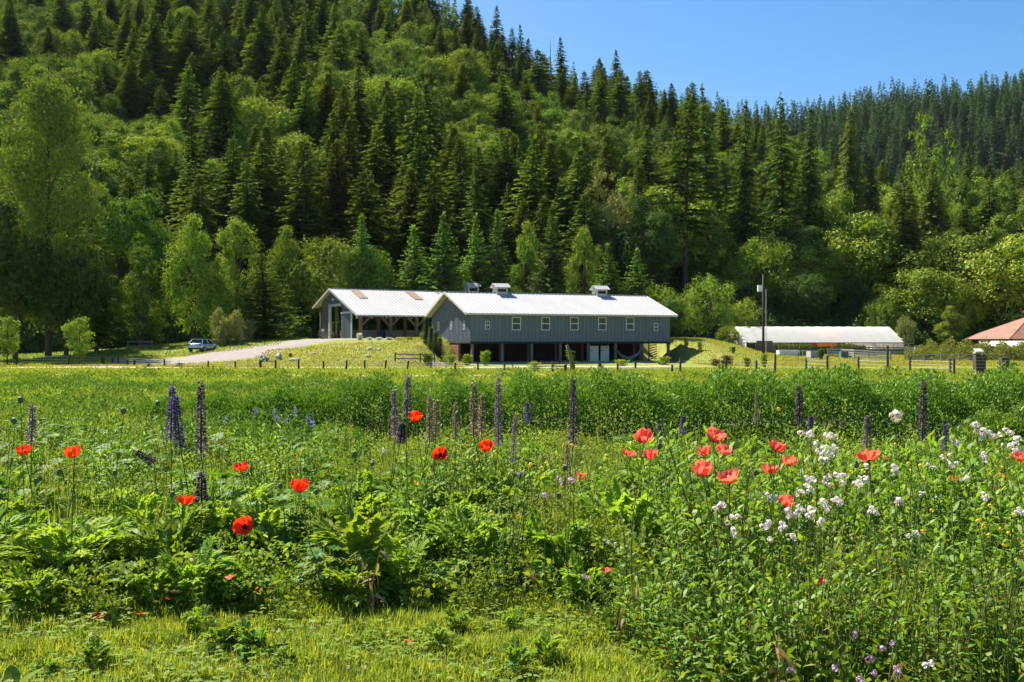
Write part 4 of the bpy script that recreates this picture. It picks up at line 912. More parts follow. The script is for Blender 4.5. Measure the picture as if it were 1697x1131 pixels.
# ---- recognisable trees: (kind, px, py top, half width px, D, label)
FIRC, CEDC, MAPC, ALDC = 'fir tree', 'cedar tree', 'maple tree', 'alder tree'
hero = [
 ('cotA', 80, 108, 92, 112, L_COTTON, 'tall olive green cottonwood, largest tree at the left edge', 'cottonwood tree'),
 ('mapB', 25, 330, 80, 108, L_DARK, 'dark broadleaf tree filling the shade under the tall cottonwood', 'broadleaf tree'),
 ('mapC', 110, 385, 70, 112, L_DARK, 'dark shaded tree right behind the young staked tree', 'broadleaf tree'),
 ('firA', 160, 330, 45, 118, L_FIR, 'dark fir in shade right of the tall cottonwood', FIRC),
 ('mapA', 205, 308, 78, 134, L_MAPLE, 'broad light green maple right of the tall cottonwood', MAPC),
 ('aldB', 235, 405, 46, 117, L_MAPLE, 'mid green alder standing low between the cottonwood and the paired round trees', ALDC),
 ('aldA', 322, 350, 50, 118, L_LIME, 'rounded bright green alder, left one of the tall pair above the parked car', ALDC),
 ('aldB', 392, 358, 54, 117, L_LIME, 'rounded green alder, right one of the tall pair above the parked car', ALDC),
 ('yfB', 440, 420, 64, 115, L_FIR, 'dark drooping fir at the right foot of the rounded pair', FIRC),
 ('aldA', 476, 370, 36, 131, L_LIME, 'slim yellow green alder between the rounded pair and the shed', ALDC),
 ('mapC', 545, 385, 62, 129, L_LIME, 'bushy bright maple behind the open shed gable', MAPC),
 ('mapC', 610, 400, 48, 131, L_MAPLE, 'bushy maple just right of the one behind the shed gable', MAPC),
 ('yfA', 601, 352, 47, 130, L_YOUNG, 'bright tipped young fir behind the left skylight of the shed', FIRC),
 ('yfB', 690, 372, 50, 129, L_YOUNG, 'young fir behind the right skylight of the shed', FIRC),
 ('yfA', 735, 350, 58, 126, L_YOUNG, 'dark full young fir above the raised barn gable', FIRC),
 ('yfA', 790, 352, 50, 128, L_YOUNG, 'bright tipped young fir above the leftmost cupola', FIRC),
 ('yfB', 822, 345, 42, 127, L_FIR, 'dark young fir right above the second cupola', FIRC),
 ('aldA', 872, 362, 32, 130, L_LIME, 'pale green alder between two dark young firs behind the barn', ALDC),
 ('yfA', 915, 338, 50, 126, L_FIR, 'darkest young fir in the middle behind the barn roof', FIRC),
 ('aldB', 968, 372, 34, 131, L_LIME, 'light green alder behind the right half of the barn roof', ALDC),
 ('yfB', 1012, 402, 44, 124, L_YOUNG, 'small young fir behind the third cupola', FIRC),
 ('yfA', 1056, 410, 47, 124, L_YOUNG, 'small bright young fir above the right end of the barn roof', FIRC),
 ('cotB', 1012, 278, 46, 146, L_PALE, 'cream tinged maple with seed clusters left of the tall lone fir', MAPC),
 ('mapB', 1066, 318, 56, 142, L_DARK, 'dark green broadleaf tree between the cream tinged maple and the tall lone fir', 'broadleaf tree'),
 ('firD', 1134, 148, 62, 153, L_FIR, 'tall lone fir with its bare trunk showing, right of centre', FIRC),
 ('bushA', 1105, 470, 50, 126, L_LIME, 'yellow green bushy willow at the right end of the barn', 'willow tree'),
 ('mapC', 1110, 492, 30, 112, L_DARK, 'dark round bush against the right end wall of the barn', 'bush'),
 ('bushA', 1175, 450, 46, 128, L_LIME, 'lime green bushy willow left of the utility pole', 'willow tree'),
 ('bushA', 1232, 393, 60, 154, L_LIME, 'broad lime green tree directly left of the utility pole top', 'broadleaf tree'),
 ('bushA', 1292, 383, 60, 156, L_LIME, 'broad green tree directly right of the utility pole top', 'broadleaf tree'),
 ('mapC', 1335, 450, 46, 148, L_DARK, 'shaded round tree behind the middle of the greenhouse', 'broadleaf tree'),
 ('bushA', 1225, 492, 40, 134, L_LIME, 'low yellow green shrub behind the left end of the greenhouse', 'shrub'),
 ('bushA', 1208, 540, 22, 121, L_LIME, 'small yellow shrub touching the left end of the greenhouse', 'shrub'),
 ('aldA', 1418, 456, 28, 150, L_DARK, 'slim dark green tree behind the right half of the greenhouse', 'broadleaf tree'),
 ('mapC', 1470, 466, 40, 150, L_MAPLE, 'round green tree right of the slim one behind the greenhouse', 'broadleaf tree'),
 ('bushA', 1462, 488, 28, 143, L_LIME, 'bright yellow crowned small tree at the right end of the greenhouse', 'broadleaf tree'),
 ('bushA', 1500, 520, 16, 133, L_PALE, 'pale shrub poking over the right end of the greenhouse', 'shrub'),
 ('bushA', 1600, 452, 36, 141, L_LIME, 'lime green tree left of the rusty barn roof', 'broadleaf tree'),
 ('bushA', 1655, 478, 36, 148, L_LIME, 'rounded green tree touching the peak of the rusty barn roof', 'broadleaf tree'),
 ('cedB', 1690, 385, 32, 152, L_CEDAR, 'dark olive cedar above the rusty barn roof at the right edge', CEDC),
 ('aldA', 1575, 505, 24, 136, L_LIME, 'low leafy shrub left of the lime green tree', 'shrub'),
 # hillside landmarks
 ('mapA', 518, 196, 64, 205, L_MAPLE, 'large round crowned maple in the middle of the left hillside', MAPC),
 ('mapC', 250, 200, 60, 200, L_MAPLE, 'broad maple with bright top right of the cottonwood crown', MAPC),
 ('mapC', 420, 150, 58, 235, L_LIME, 'yellow green maple high on the left hillside', MAPC),
 ('mapC', 165, 78, 44, 240, L_LIME, 'yellow green maple above the cottonwood top', MAPC),
 ('mapB', 300, 12, 46, 270, L_LIME, 'yellow green maple near the top edge of the photo', MAPC),
 ('mapA', 385, 62, 48, 265, L_LIME, 'lime crown beside the top edge, right of the highest maple', MAPC),
 ('mapA', 350, 100, 50, 250, L_LIME, 'bright maple crown between two firs on the upper left hillside', MAPC),
 ('mapC', 440, 172, 50, 225, L_LIME, 'bright ledge-like maple crown above the round crowned maple', MAPC),
 ('mapC', 395, 300, 60, 165, L_MAPLE, 'maple with a bright left rim above the rounded alder pair', MAPC),
 ('cedA', 662, 268, 36, 160, L_CEDAR, 'olive cone shaped cedar above the open shed', CEDC),
 ('cedA', 590, 150, 36, 200, L_CEDAR, 'tall olive cedar right of the round crowned maple', CEDC),
 ('cedA', 970, 222, 36, 165, L_CEDAR, 'perfect cone shaped olive cedar left of the cream tinged maple', CEDC),
 ('cedB', 905, 200, 44, 175, L_CEDAR, 'broad dark cedar left of the cone shaped one', CEDC),
 ('firC', 800, 235, 42, 165, L_FIR, 'full fir on the slope above the second cupola', FIRC),
 ('firA', 840, 120, 50, 205, L_FIR, 'tall sunlit fir in the centre of the hillside', FIRC),
 ('firA', 690, 170, 38, 200, L_FIR, 'tall fir above the shed ridge on mid slope', FIRC),
 ('cedB', 430, 205, 38, 175, L_CEDAR, 'slim cedar left of the round crowned maple', CEDC),
 ('firC', 330, 215, 34, 178, L_FIR, 'fir standing in front of the broad maple at left', FIRC),
 ('firC', 1180, 135, 42, 168, L_FIR, 'tall fir just right of the lone trunked fir', FIRC),
 ('firA', 1232, 160, 40, 165, L_FIR, 'second tall fir right of the lone trunked fir', FIRC),
 ('firB', 1300, 152, 44, 169, L_FIR, 'tall dark fir above the greenhouse left half', FIRC),
 ('firA', 1338, 168, 38, 170, L_FIR, 'tall fir right of the dark one above the greenhouse', FIRC),
 ('cedB', 1408, 178, 40, 200, L_CEDAR, 'pair topped olive cedar right of the tall firs', CEDC),
 ('mapC', 1385, 306, 50, 185, L_LIME, 'sunlit maple crown in the gap above the greenhouse', MAPC),
 ('mapC', 1440, 345, 48, 178, L_MAPLE, 'maple crown right of the sunlit one above the greenhouse', MAPC),
 ('cotB', 1540, 182, 48, 215, L_LIME, 'open crowned olive yellow tree on the right skyline shoulder', 'broadleaf tree'),
 ('cedA', 1545, 262, 42, 185, L_CEDAR, 'tall olive cedar below the open crowned tree at right', CEDC),
 ('cedB', 1495, 330, 38, 165, L_CEDAR, 'cone shaped cedar above the right end of the greenhouse', CEDC),
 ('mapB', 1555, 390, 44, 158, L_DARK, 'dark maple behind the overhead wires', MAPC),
 ('mapA', 1630, 290, 54, 185, L_MAPLE, 'large maple with clumpy crown on the right slope', MAPC),
 ('mapB', 1690, 322, 50, 170, L_MAPLE, 'bright maple cut by the right edge above the cedar', MAPC),
 ('cedB', 1450, 250, 34, 195, L_CEDAR, 'olive cedar between the paired cedar and the open crowned tree', CEDC),
 ('firC', 1600, 235, 34, 215, L_FIR, 'fir right of the open crowned tree', FIRC),
 ('firA', 822, 6, 24, 318, L_FIR, 'tall fir leading the skyline at the edge of the blue sky', FIRC),
 ('firC', 868, 40, 22, 312, L_FIR, 'second slim fir down the skyline from the leading one', FIRC),
 ('firC', 933, 62, 26, 315, L_FIR, 'twin topped skyline fir standing clear against the sky', FIRC),
 ('firA', 1022, 80, 24, 320, L_FIR, 'pointed fir breaking the skyline right of the twin topped one', FIRC),
]
occupied = []
for key, px, py, hw_, D, lm, lab, cat in hero:
    x = xpx(px, D); z0 = zz(x, D) - .2; h = zpx(py, D) - z0; plant_tree(key, x, D, h, hw_ / F * D, lab, cat, lm=lm)
    occupied.append((x, D, hw_ / F * D))
# ---- fill of the wooded hillside
rg = np.random.default_rng(2024); pts = list(occupied); cnt = {}
REG = [(-400, 330, 'the left part of the wooded hillside'), (330, 640, 'the hillside above the open shed'), (640, 900, 'the hillside above the raised barn'), (900, 1150, 'the slope around the lone trunked fir'), (1150, 1400, 'the slope above the greenhouse'), (1400, 2600, 'the right part of the wooded slope')]
def region(a): 
    for lo, hi, s_ in REG:
        if lo <= a < hi: return s_
nfill = 0; firs = []; QF = []
for it in range(60000):
    a = rg.uniform(-170, 1870); D = math.sqrt(rg.uniform(138 ** 2, 352 ** 2)); cd = float(np.interp(a, CA, CD))
    if D > cd + 14: continue
    x = xpx(a, D); r_ = (4.1 + (D - 138) * .008) * (.68 if D > cd - 25 else 1)
    if 1080 < a < 1530 and D < 153: continue
    if any((x - q[0]) ** 2 + (D - q[1]) ** 2 < (r_ + min(q[2], 4.2) * .42 + .1) ** 2 for q in pts): continue
    n1 = math.sin(x * .055 + D * .03 + 1.3) + math.sin(x * .021 - D * .05) * .9 + rg.normal(0, .55)
    nearsky = D > cd - 25
    if nearsky or n1 < .12 - (.3 if a > 1250 else 0): kind = 'fir' if rg.random() < (.97 if nearsky else .66) else 'ced'
    else: kind = 'map' if rg.random() < .8 else 'cot'
    if kind == 'map' and 560 < a < 1300 and rg.random() < .25: kind = 'ced' if rg.random() < .5 else 'fir'
    h = {'fir': rg.uniform(15, 25), 'ced': rg.uniform(14, 22), 'map': rg.uniform(11, 18), 'cot': rg.uniform(14, 20)}[kind]
    if nearsky: h = rg.uniform(12, 22)
    # keep the sky line of the photograph: nothing may rise far above it
    ylim = np.interp(a, [0, 780, 800, 860, 900, 1000, 1100, 1200, 1290, 1400, 1697], [-400, -300, 5, 45, 72, 92, 110, 145, 172, 180, 200])
    if a > 1290: ylim = np.interp(a, [1290, 1400, 1500, 1600, 1697], [172, 176, 186, 200, 205])
    top = zpx(ylim + rg.uniform(0, 34), D) - zz(x, D)
    if top < 9: continue
    h = min(h, top); pts.append((x, D, r_))
    if 565.5 - (zz(x, D) + 2 - EYE) / D * F < -12 or a < -75 or a > 1775: continue
    if kind == 'fir': firs.append((h / D, x, D, h)); 
    key = {'fir': ['firA', 'firB', 'firC', 'firA', 'firD'], 'ced': ['cedA', 'cedB'], 'map': ['mapA', 'mapB', 'mapC'], 'cot': ['cotB', 'aldA']}[kind][rg.integers({'fir': 5 if D < 260 else 4, 'ced': 2, 'map': 3, 'cot': 2}[kind])]
    wr = {'fir': h * .225, 'ced': h * .235, 'map': h * .42, 'cot': h * .32}[kind] * rg.uniform(.85, 1.25)
    reg = region(a); hgt = 'upper' if D > 250 else 'lower'
    nm = {'fir': 'fir', 'ced': 'cedar', 'map': 'maple', 'cot': 'cottonwood'}[kind]
    adj = {'fir': 'dark pointed fir among others on', 'ced': 'olive conical cedar among firs on', 'map': 'rounded green maple among conifers on', 'cot': 'tall loose crowned tree among conifers on'}[kind]
    lab = adj + ' ' + hgt + ' ' + reg.replace('the ', '', 1); grp = nm + 's on ' + hgt + ' ' + reg.replace('the ', '', 1)
    lm = {'fir': L_FIR, 'ced': L_CEDAR, 'map': [L_MAPLE, L_LIME, L_DARK, L_LIME][rg.integers(4)], 'cot': L_COTTON}[kind]
    QF.append((kind, key, x, D, h, wr, lab, nm, grp, lm, a)); nfill += 1
thr = sorted([q[0] for q in firs], reverse=True)[265] if len(firs) > 265 else 0
smallfirs = []
for kind, key, x, D, h, wr, lab, nm, grp, lm, a in QF:
    if kind == 'fir' and h / D < thr: smallfirs.append((x, D, h, wr)); continue
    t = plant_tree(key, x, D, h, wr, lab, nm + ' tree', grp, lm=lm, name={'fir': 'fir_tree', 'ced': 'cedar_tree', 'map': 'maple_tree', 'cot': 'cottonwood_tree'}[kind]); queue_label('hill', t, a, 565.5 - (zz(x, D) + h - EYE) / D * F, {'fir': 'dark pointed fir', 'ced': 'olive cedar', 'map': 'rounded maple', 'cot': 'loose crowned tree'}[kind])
    cnt[kind] = cnt.get(kind, 0) + 1
if smallfirs:
    mp = [fir(63 + i, 20, 4.4, sp=.75, nb=7, st=.5, slen=1.05, sw=.5, droop=.4, gap=.1, dense=2, pw=[.85, .7, .95][i])[0].arr() for i in range(3)]; fg = G()
    for x, D, h, wr in smallfirs:
        V, Q, Mi, T = mp[rg.integers(3)]; th = rg.random() * 6.28; s1 = wr / 4.4; c_, s_ = math.cos(th) * s1, math.sin(th) * s1
        fg.add(V @ np.array([[c_, -s_, 0], [s_, c_, 0], [0, 0, h / 20]]).T + [x, D, zz(x, D) - .3], Q, 0, np.clip(T + rg.normal(0, .15), 0, 1))
    tag(fg.obj('distant_firs', L_FIR), 'small distant firs filling the upper slopes between the larger trees', 'forest', kind='stuff')
print(len(smallfirs), 'merged')
resolve_labels('hill', [(80, 108, 'tall cottonwood'), (518, 200, 'big round maple'), (250, 205, 'broad left maple'), (662, 270, 'cone cedar above the shed'), (970, 222, 'cone cedar above the barn'), (1134, 150, 'lone trunked fir'), (800, 236, 'full fir above the cupola'), (1540, 184, 'open crowned tree'), (1385, 308, 'sunlit maple above the greenhouse'), (1630, 292, 'clumpy right maple'), (1010, 280, 'cream tinged maple'), (1300, 153, 'dark fir above the greenhouse'), (822, 8, 'leading skyline fir'), (420, 152, 'high lime maple'), (165, 80, 'maple above the cottonwood'), (1022, 82, 'pointed skyline fir'), (590, 152, 'olive cedar at mid left'), (1690, 388, 'dark edge cedar'), (690, 172, 'fir above the shed ridge'), (840, 122, 'sunlit centre fir'), (300, 14, 'topmost maple'), (395, 300, 'bright rimmed maple'), (1408, 180, 'paired cedar'), (560, 20, 'top edge above the shed'), (30, 20, 'top left corner'), (1680, 230, 'right end of the near skyline'), (430, 60, 'lime crown by the top edge')])
print('fill trees', nfill, cnt)
# bare snags near the top left of the hill
for px, py, D, hh in ((632, 8, 285, 20), (912, 60, 305, 14), (618, 20, 280, 16)):
    x = xpx(px, D); t = thing('dead_tree', (x, D, zz(x, D)), 0, {632: 'bare grey dead trunk high on the left hillside', 912: 'thin bare snag on the skyline', 618: 'shorter bare grey snag left of the tallest one'}[px], 'dead tree')
    h = zpx(py, D) - zz(x, D); g = G(); g.tube([(0, 0, 0), (.1, 0, h * .6), (0, 0, h)], [.28, .18, .03], 6)
    r2 = np.random.default_rng(int(px)); 
    for i in range(26): z = h * r2.uniform(.35, .95); a = r2.random() * 6.28; l_ = 1.6 * (1.1 - z / h) + .3; g.tube([(0, 0, z), (math.cos(a) * l_, math.sin(a) * l_, z - .15)], [.04, .01], 3, cap=False)
    g.obj('trunk', GREYWOOD, t)
# ---- far ridge, one mass of conifers
lo = [fir(61, 24, 3.6, sp=1.0, nb=6, st=.8, slen=1.5, sw=.8, droop=.4, gap=.08, dense=2)[0].arr(), fir(62, 26, 3.4, sp=1.0, nb=6, st=.8, slen=1.5, sw=.8, droop=.45, gap=.15, pw=.7, dense=2)[0].arr()]
fg = G(); rg = np.random.default_rng(9); n = 0
for it in range(2600):
    a = rg.uniform(1080, 1900); D = rg.uniform(480, 780); x = xpx(a, D)
    if D < 620 and rg.random() < .4: continue
    V, Q, Mi, T = lo[rg.integers(2)]; s_ = rg.uniform(.6, 1.3); th = rg.random() * 6.28
    Rr = np.array([[math.cos(th), -math.sin(th), 0], [math.sin(th), math.cos(th), 0], [0, 0, 1]]) * s_
    W_ = V @ Rr.T; W_[:, :2] *= 1.1; W_ += np.array([x, D, zz(x, D) - 1]); fg.add(W_, Q, 0, np.clip(T + rg.normal(0, .12), 0, 1)); n += 1
tag(fg.obj('far_forest', leafmat('far_conifers', (.040, .090, .038), (.125, .185, .060), .2)), 'blue green fir forest covering the farthest ridge under the sky', 'forest', kind='stuff')
# ---- undergrowth along the forest foot and on the slope
def ug_area(rg, n):
    a = rg.uniform(-120, 1850, n); D = np.where(a > 1130, 137, 123) + 26 * rg.random(n) ** 1.2; return np.column_stack([xpx(a, D), D])
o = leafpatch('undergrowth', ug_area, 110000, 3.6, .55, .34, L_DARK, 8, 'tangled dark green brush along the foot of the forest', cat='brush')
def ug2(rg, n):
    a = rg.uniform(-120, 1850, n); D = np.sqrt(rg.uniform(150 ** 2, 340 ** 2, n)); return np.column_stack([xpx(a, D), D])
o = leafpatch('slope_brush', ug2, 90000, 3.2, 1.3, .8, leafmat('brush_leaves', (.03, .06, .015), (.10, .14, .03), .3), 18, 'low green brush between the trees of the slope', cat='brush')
# brambles right of the greenhouse, in front of the rusty barn
def bramble(rg, n):
    a = rg.normal(0, 1, n) * .0; a = rg.uniform(1500, 1750, n); D = rg.uniform(106, 120, n); k = D < 119 - 5 * np.abs(np.sin(a * .03)); a, D = a[k], D[k]
    return np.column_stack([xpx(a, D), D])
o = leafpatch('bramble_bank', bramble, 34000, 2.0, .26, .13, leafmat('bramble_leaves', (.10, .15, .03), (.28, .27, .06), .35), 28, 'yellow green brambles in front of the rusty roofed barn', cat='brambles')

# ------------------------------------------------------------------ single trees and shrubs of the farmyard
proto('young_tree', 'ytA', poplar(71, 5, 1.5, leaf=.17, nb=44, per=55, base=.16, ang=.9, trunk=.06), L_LIME)
proto('young_tree', 'ytB', poplar(72, 5, 1.35, leaf=.17, nb=46, per=60, base=.2, ang=1.1, trunk=.06), L_LIME)
proto('shrub', 'shA', poplar(73, 1.3, .62, leaf=.10, nb=42, per=34, base=.0, ang=1.1, trunk=.03, pointy=.5), L_LIME)
proto('shrub', 'shB', poplar(74, 3.6, 1.1, leaf=.14, nb=40, per=60, base=.02, ang=1.5, trunk=.04), L_PALE)
proto('columnar_cedar', 'colA', fir(75, 4.2, .52, sp=.07, nb=12, droop=-.7, gap=0, pw=.45, start=.0, st=.12, slen=.26, sw=.09, trunk=.05, dense=3), leafmat('cedar_hedge', (.05, .11, .03), (.12, .18, .05), .2))
def ground_plant(key, px, pt, pb, hw_, lab, cat, d0=60, d1=125, lm=None, name=None, group=None):
    x, y, z = hit(px, pb, d0, d1); h = (pb - pt) / F * y
    return plant_tree(key, x, y, h + .2, hw_ / F * y, lab, cat, lm=lm, name=name, group=group)
ground_plant('ytB', 12, 522, 606, 26, 'young leafy tree cut by the left edge of the photo', 'tree')
ground_plant('ytA', 132, 521, 606, 28, 'young leafy tree standing on the lawn in front of the dark shade', 'tree')
for px, pt, hw_, lb in ((358, 522, 14, 'tall left stem of the silvery shrub clump by the driveway'), (378, 536, 15, 'middle of the silvery shrub clump by the driveway'), (393, 526, 13, 'tall right stem of the silvery shrub clump by the driveway'), (404, 545, 11, 'low right end of the silvery shrub clump by the driveway'), (366, 552, 14, 'low front of the silvery shrub clump by the driveway')):
    x, y = xpx(px, 108), 108 + (px % 3); h = (579 - pt) / F * y; plant_tree('shB', x, y, h + .6, hw_ / F * y, lb, 'shrub')
for i, (px, pt, pb, lb) in enumerate(((706.5, 525, 570, 'tallest upslope columnar cedar beside the barn gable'), (714.5, 541, 579, 'second columnar cedar down the slope beside the barn gable'), (722, 548, 586, 'third columnar cedar down the slope beside the barn gable'), (729, 559, 592, 'lowest columnar cedar down the slope beside the barn gable'))):
    x, D, z0 = hit(px, pb, 70, 112); D = min(D, 101 - i * 1.2); x = xpx(px, D); z0 = zz(x, D); print('cedar', x, D, z0, zpx(pb, D))
    plant_tree('colA', x, D, zpx(pt, D) - z0 + .2, .44, lb, 'columnar cedar')
for px, pt, pb, hw_, lb in ((709, 585, 608, 9, 'dark green round shrub at the foot of the mound'), (746, 587, 607, 11, 'bushy shrub under the reddish boards of the barn'), (775, 586, 606, 10, 'bushy shrub in front of the barn corner post'), (804, 580, 606, 9, 'pointed yellow green shrub right of the corner post'), (886, 598, 617, 11, 'leafy low shrub by the short rail fence'), (700, 551, 563, 5, 'small light green shrub beside the tallest columnar cedar'),
        (1160, 565, 581, 5, 'small shrub on the grass bank right of the barn'), (1137, 558, 577, 4, 'thin sapling near the top of the bank right of the barn'), (1205, 588, 607, 11, 'brownish shrub patch at the foot of the right bank'), (1186, 594, 607, 8, 'low brown leaved shrub left of the brownish patch'), (1238, 592, 608, 6, 'small dark shrub left of the utility pole'), (1266, 585, 609, 6, 'slim shrub growing below the utility pole'), (1360, 577, 596, 6, 'dark bush right of the grey trough'), (481, 585, 592, 4, 'small dark tuft beside the driveway stones'), (1100, 590, 606, 13, 'low weedy shrub under the right end of the barn'), (1030, 595, 607, 12, 'weeds in front of the hammock'), (1215, 574, 586, 5, 'dark sapling by the greenhouse door'), (1540, 545, 570, 5, 'pale climbing shrub above the green shelter')):
    dark = 'dark' in lb or 'brown' in lb; ground_plant('shA', px, pt, pb, hw_, lb, 'shrub', lm=leafmat('brown_leaves', (.10, .07, .03), (.20, .13, .05), .3) if 'brown' in lb else (L_DARK if dark else L_LIME))
FLW = leafmat('pale_blossom', (.75, .75, .68), (.55, .6, .4), .2)
for px, k in ((596, 1), (612, 0), (628, 0), (645, 0), (661, 0), (679, 0)):
    x, y, z = hit(px, 563.6, 80, 108); plant_tree('shA', x, y, .5 if not k else .95, .36, {596: 'taller pale blossoming shrub at the shed corner post', 612: 'first small pale shrub along the mound top edge', 628: 'second small pale shrub along the mound top edge', 645: 'third small pale shrub along the mound top edge', 661: 'fourth small pale shrub along the mound top edge, below the barrel', 679: 'rightmost small green shrub along the mound top edge'}[px], 'shrub', lm=FLW if px < 670 else L_LIME)
def potted(px, dx, lab):
    t = thing('potted_cedar', tuple(SM @ Vector((-.9, qs(px) + dx, FZ))), 0, lab, 'potted plant')
    g = G(); g.tube([(0, 0, 0), (0, 0, .4), (0, 0, .42)], [.2, .27, .24], 12); g.obj('pot', DKWOOD, t)
    c = bpy.data.objects.new('foliage', PROTO['colA'][1]); COL.objects.link(c); c.parent = t; c.location = (0, 0, .35); c.scale = (.62, .62, .36)
potted(566.5, 0, 'left potted conical evergreen by the shed opening'); potted(573.5, 0, 'right potted conical evergreen by the shed opening')
# dry and green grass on mound, yard and field: tufts as real blades
def grassstuff(name, area, n, hgt, wid, m, seed, label):
    rg = np.random.default_rng(seed); P = area(rg, n); P = np.column_stack([P, gz(P[:, 0], P[:, 1]) - .01]); k = len(P)
    d = np.column_stack([rg.normal(0, .4, k), rg.normal(0, .4, k), np.ones(k)])
    g = G(); g.kites(P, d, rg.normal(size=(k, 3)), hgt * rg.uniform(.4, 1.4, k), wid * rg.uniform(.6, 1.4, k), tint=rg.random(k), bend=.1, wid=.35)
    return tag(g.obj(name, m), label, 'grass', kind='stuff')
YGRASS = leafmat('yellow_grass', (.17, .22, .03), (.38, .34, .07), .4)
FGRASS = leafmat('field_grass', (.11, .19, .025), (.27, .31, .05), .4)
def onpath(x, y):
    return ((x < -12) & (y > 98) & (y < 108) & (x > -24)) | ((x <= -24) & (x > -42) & (y > 85 + (x + 42) * .4) & (y < 97 + (x + 42) * .25))
def marea(rg, n):
    y = rg.uniform(79, 106, n); x = rg.uniform(-44, -4.2, n) * 1.0; k = ~onpath(x, y) & ~((y < 83) & (y > 79.5)); k &= ~((x < -16) & (y > 101)); return np.column_stack([x, y])[k]
grassstuff('mound_grass', marea, 42000, .22, .07, YGRASS, 31, 'dry yellow green grass covering the mound below the shed')
def rarea(rg, n):
    y = rg.uniform(84, 118, n); x = rg.uniform(17.5, 60, n); k = (y > 90) | (x < 70); return np.column_stack([x, y])[k]
grassstuff('bank_grass', rarea, 36000, .2, .07, YGRASS, 32, 'sunlit grass on the bank and pasture right of the barn')
def farea(rg, n):
    y = 26 + 56 * rg.random(n) ** .9; x = rg.uniform(-.56, .56, n) * y; k = ~((np.abs(y - 60.5 - 2 * np.sin(x * .2)) < 2.4) & (x < 4)) & ~((y > 79.5)); return np.column_stack([x, y])[k]
def larea(rg, n):
    y = rg.uniform(86, 121, n); x = rg.uniform(-64, -24, n); k = ~onpath(x, y) & ~((x > -41) & (y < 99.5)); return np.column_stack([x, y])[k]
grassstuff('shade_lawn', larea, 30000, .2, .08, FGRASS, 37, 'green lawn running into the tree shade at the left')
grassstuff('field_grass', farea, 190000, .16, .05, FGRASS, 33, 'bright mown grass of the open field')
# ================================================================== foreground
L_POPLEAF = leafmat('poppy_leaves', (.12, .24, .026), (.32, .44, .05), .45, vary=.18, gloss=.012, grough=.5)
L_LANCE = leafmat('lance_leaves', (.075, .18, .020), (.24, .37, .038), .42, vary=.2, gloss=.012, grough=.5)
L_LUPIN = leafmat('lupin_leaves', (.065, .165, .020), (.160, .285, .034), .4, vary=.15, gloss=.012, grough=.5)
L_UNDER = leafmat('ground_cover_leaves', (.10, .19, .020), (.25, .335, .038), .42, vary=.2)
L_PEONY = leafmat('peony_leaves', (.07, .16, .024), (.22, .34, .045), .2, vary=.12, gloss=.012, grough=.5)
L_BLADE = leafmat('grass_blades', (.18, .28, .026), (.38, .42, .05), .45, vary=.12)
L_TALL = leafmat('tall_grass', (.15, .25, .03), (.35, .37, .09), .42, vary=.15)
STEM = leafmat('green_stem', (.090, .150, .035), (.150, .190, .055), .15)
RSTEM = leafmat('reddish_stem', (.16, .10, .04), (.20, .08, .05), .15)
def curve_strip(g, rg, P, az, L, W, rise, arch, nseg=6, mat=0, tint=.5, prof=None):
    """one arching leaf axis: returns points and directions along it"""
    t = np.linspace(0, 1, nseg + 1); c, s_ = math.cos(az), math.sin(az)
    x = L * t * math.cos(rise) ; z = L * (t * math.sin(rise) - arch * t ** 2)
    C = np.column_stack([P[0] + c * x, P[1] + s_ * x, P[2] + z]); return C
def arcs(g, P, az, rise, L, W, arch, nseg=4, prof=None, mat=0, tint=None):
    """many arching ribbons"""
    P = np.asarray(P, float); N = len(P); t = np.linspace(0, 1, nseg + 1)
    L = np.broadcast_to(L, (N,)); W = np.broadcast_to(W, (N,)); az = np.broadcast_to(az, (N,)); rise = np.broadcast_to(rise, (N,)); arch = np.broadcast_to(arch, (N,))
    hz = (L * np.cos(rise))[:, None] * t; zz2 = L[:, None] * (np.sin(rise)[:, None] * t - arch[:, None] * t ** 2)
    C = np.stack([P[:, 0:1] + np.cos(az)[:, None] * hz, P[:, 1:2] + np.sin(az)[:, None] * hz, P[:, 2:3] + zz2], -1)
    s_ = np.stack([-np.sin(az), np.cos(az), np.zeros(N)], -1)
    if prof is None: prof = np.array([.5, .9, 1, .75, .05]) if nseg == 4 else np.interp(t, [0, .3, .7, 1], [.4, 1, .7, .05])
    off = s_[:, None] * (W[:, None] * np.asarray(prof)[None] * .5)[:, :, None]
    V = np.stack([C + off, C - off], axis=2); k = np.arange(nseg)[None] * 2 + (np.arange(N) * 2 * (nseg + 1))[:, None]
    g.add(V, np.stack([k, k + 1, k + 3, k + 2], -1), mat, np.repeat(np.broadcast_to(.5 if tint is None else tint, (N,)), 2 * (nseg + 1))); return C
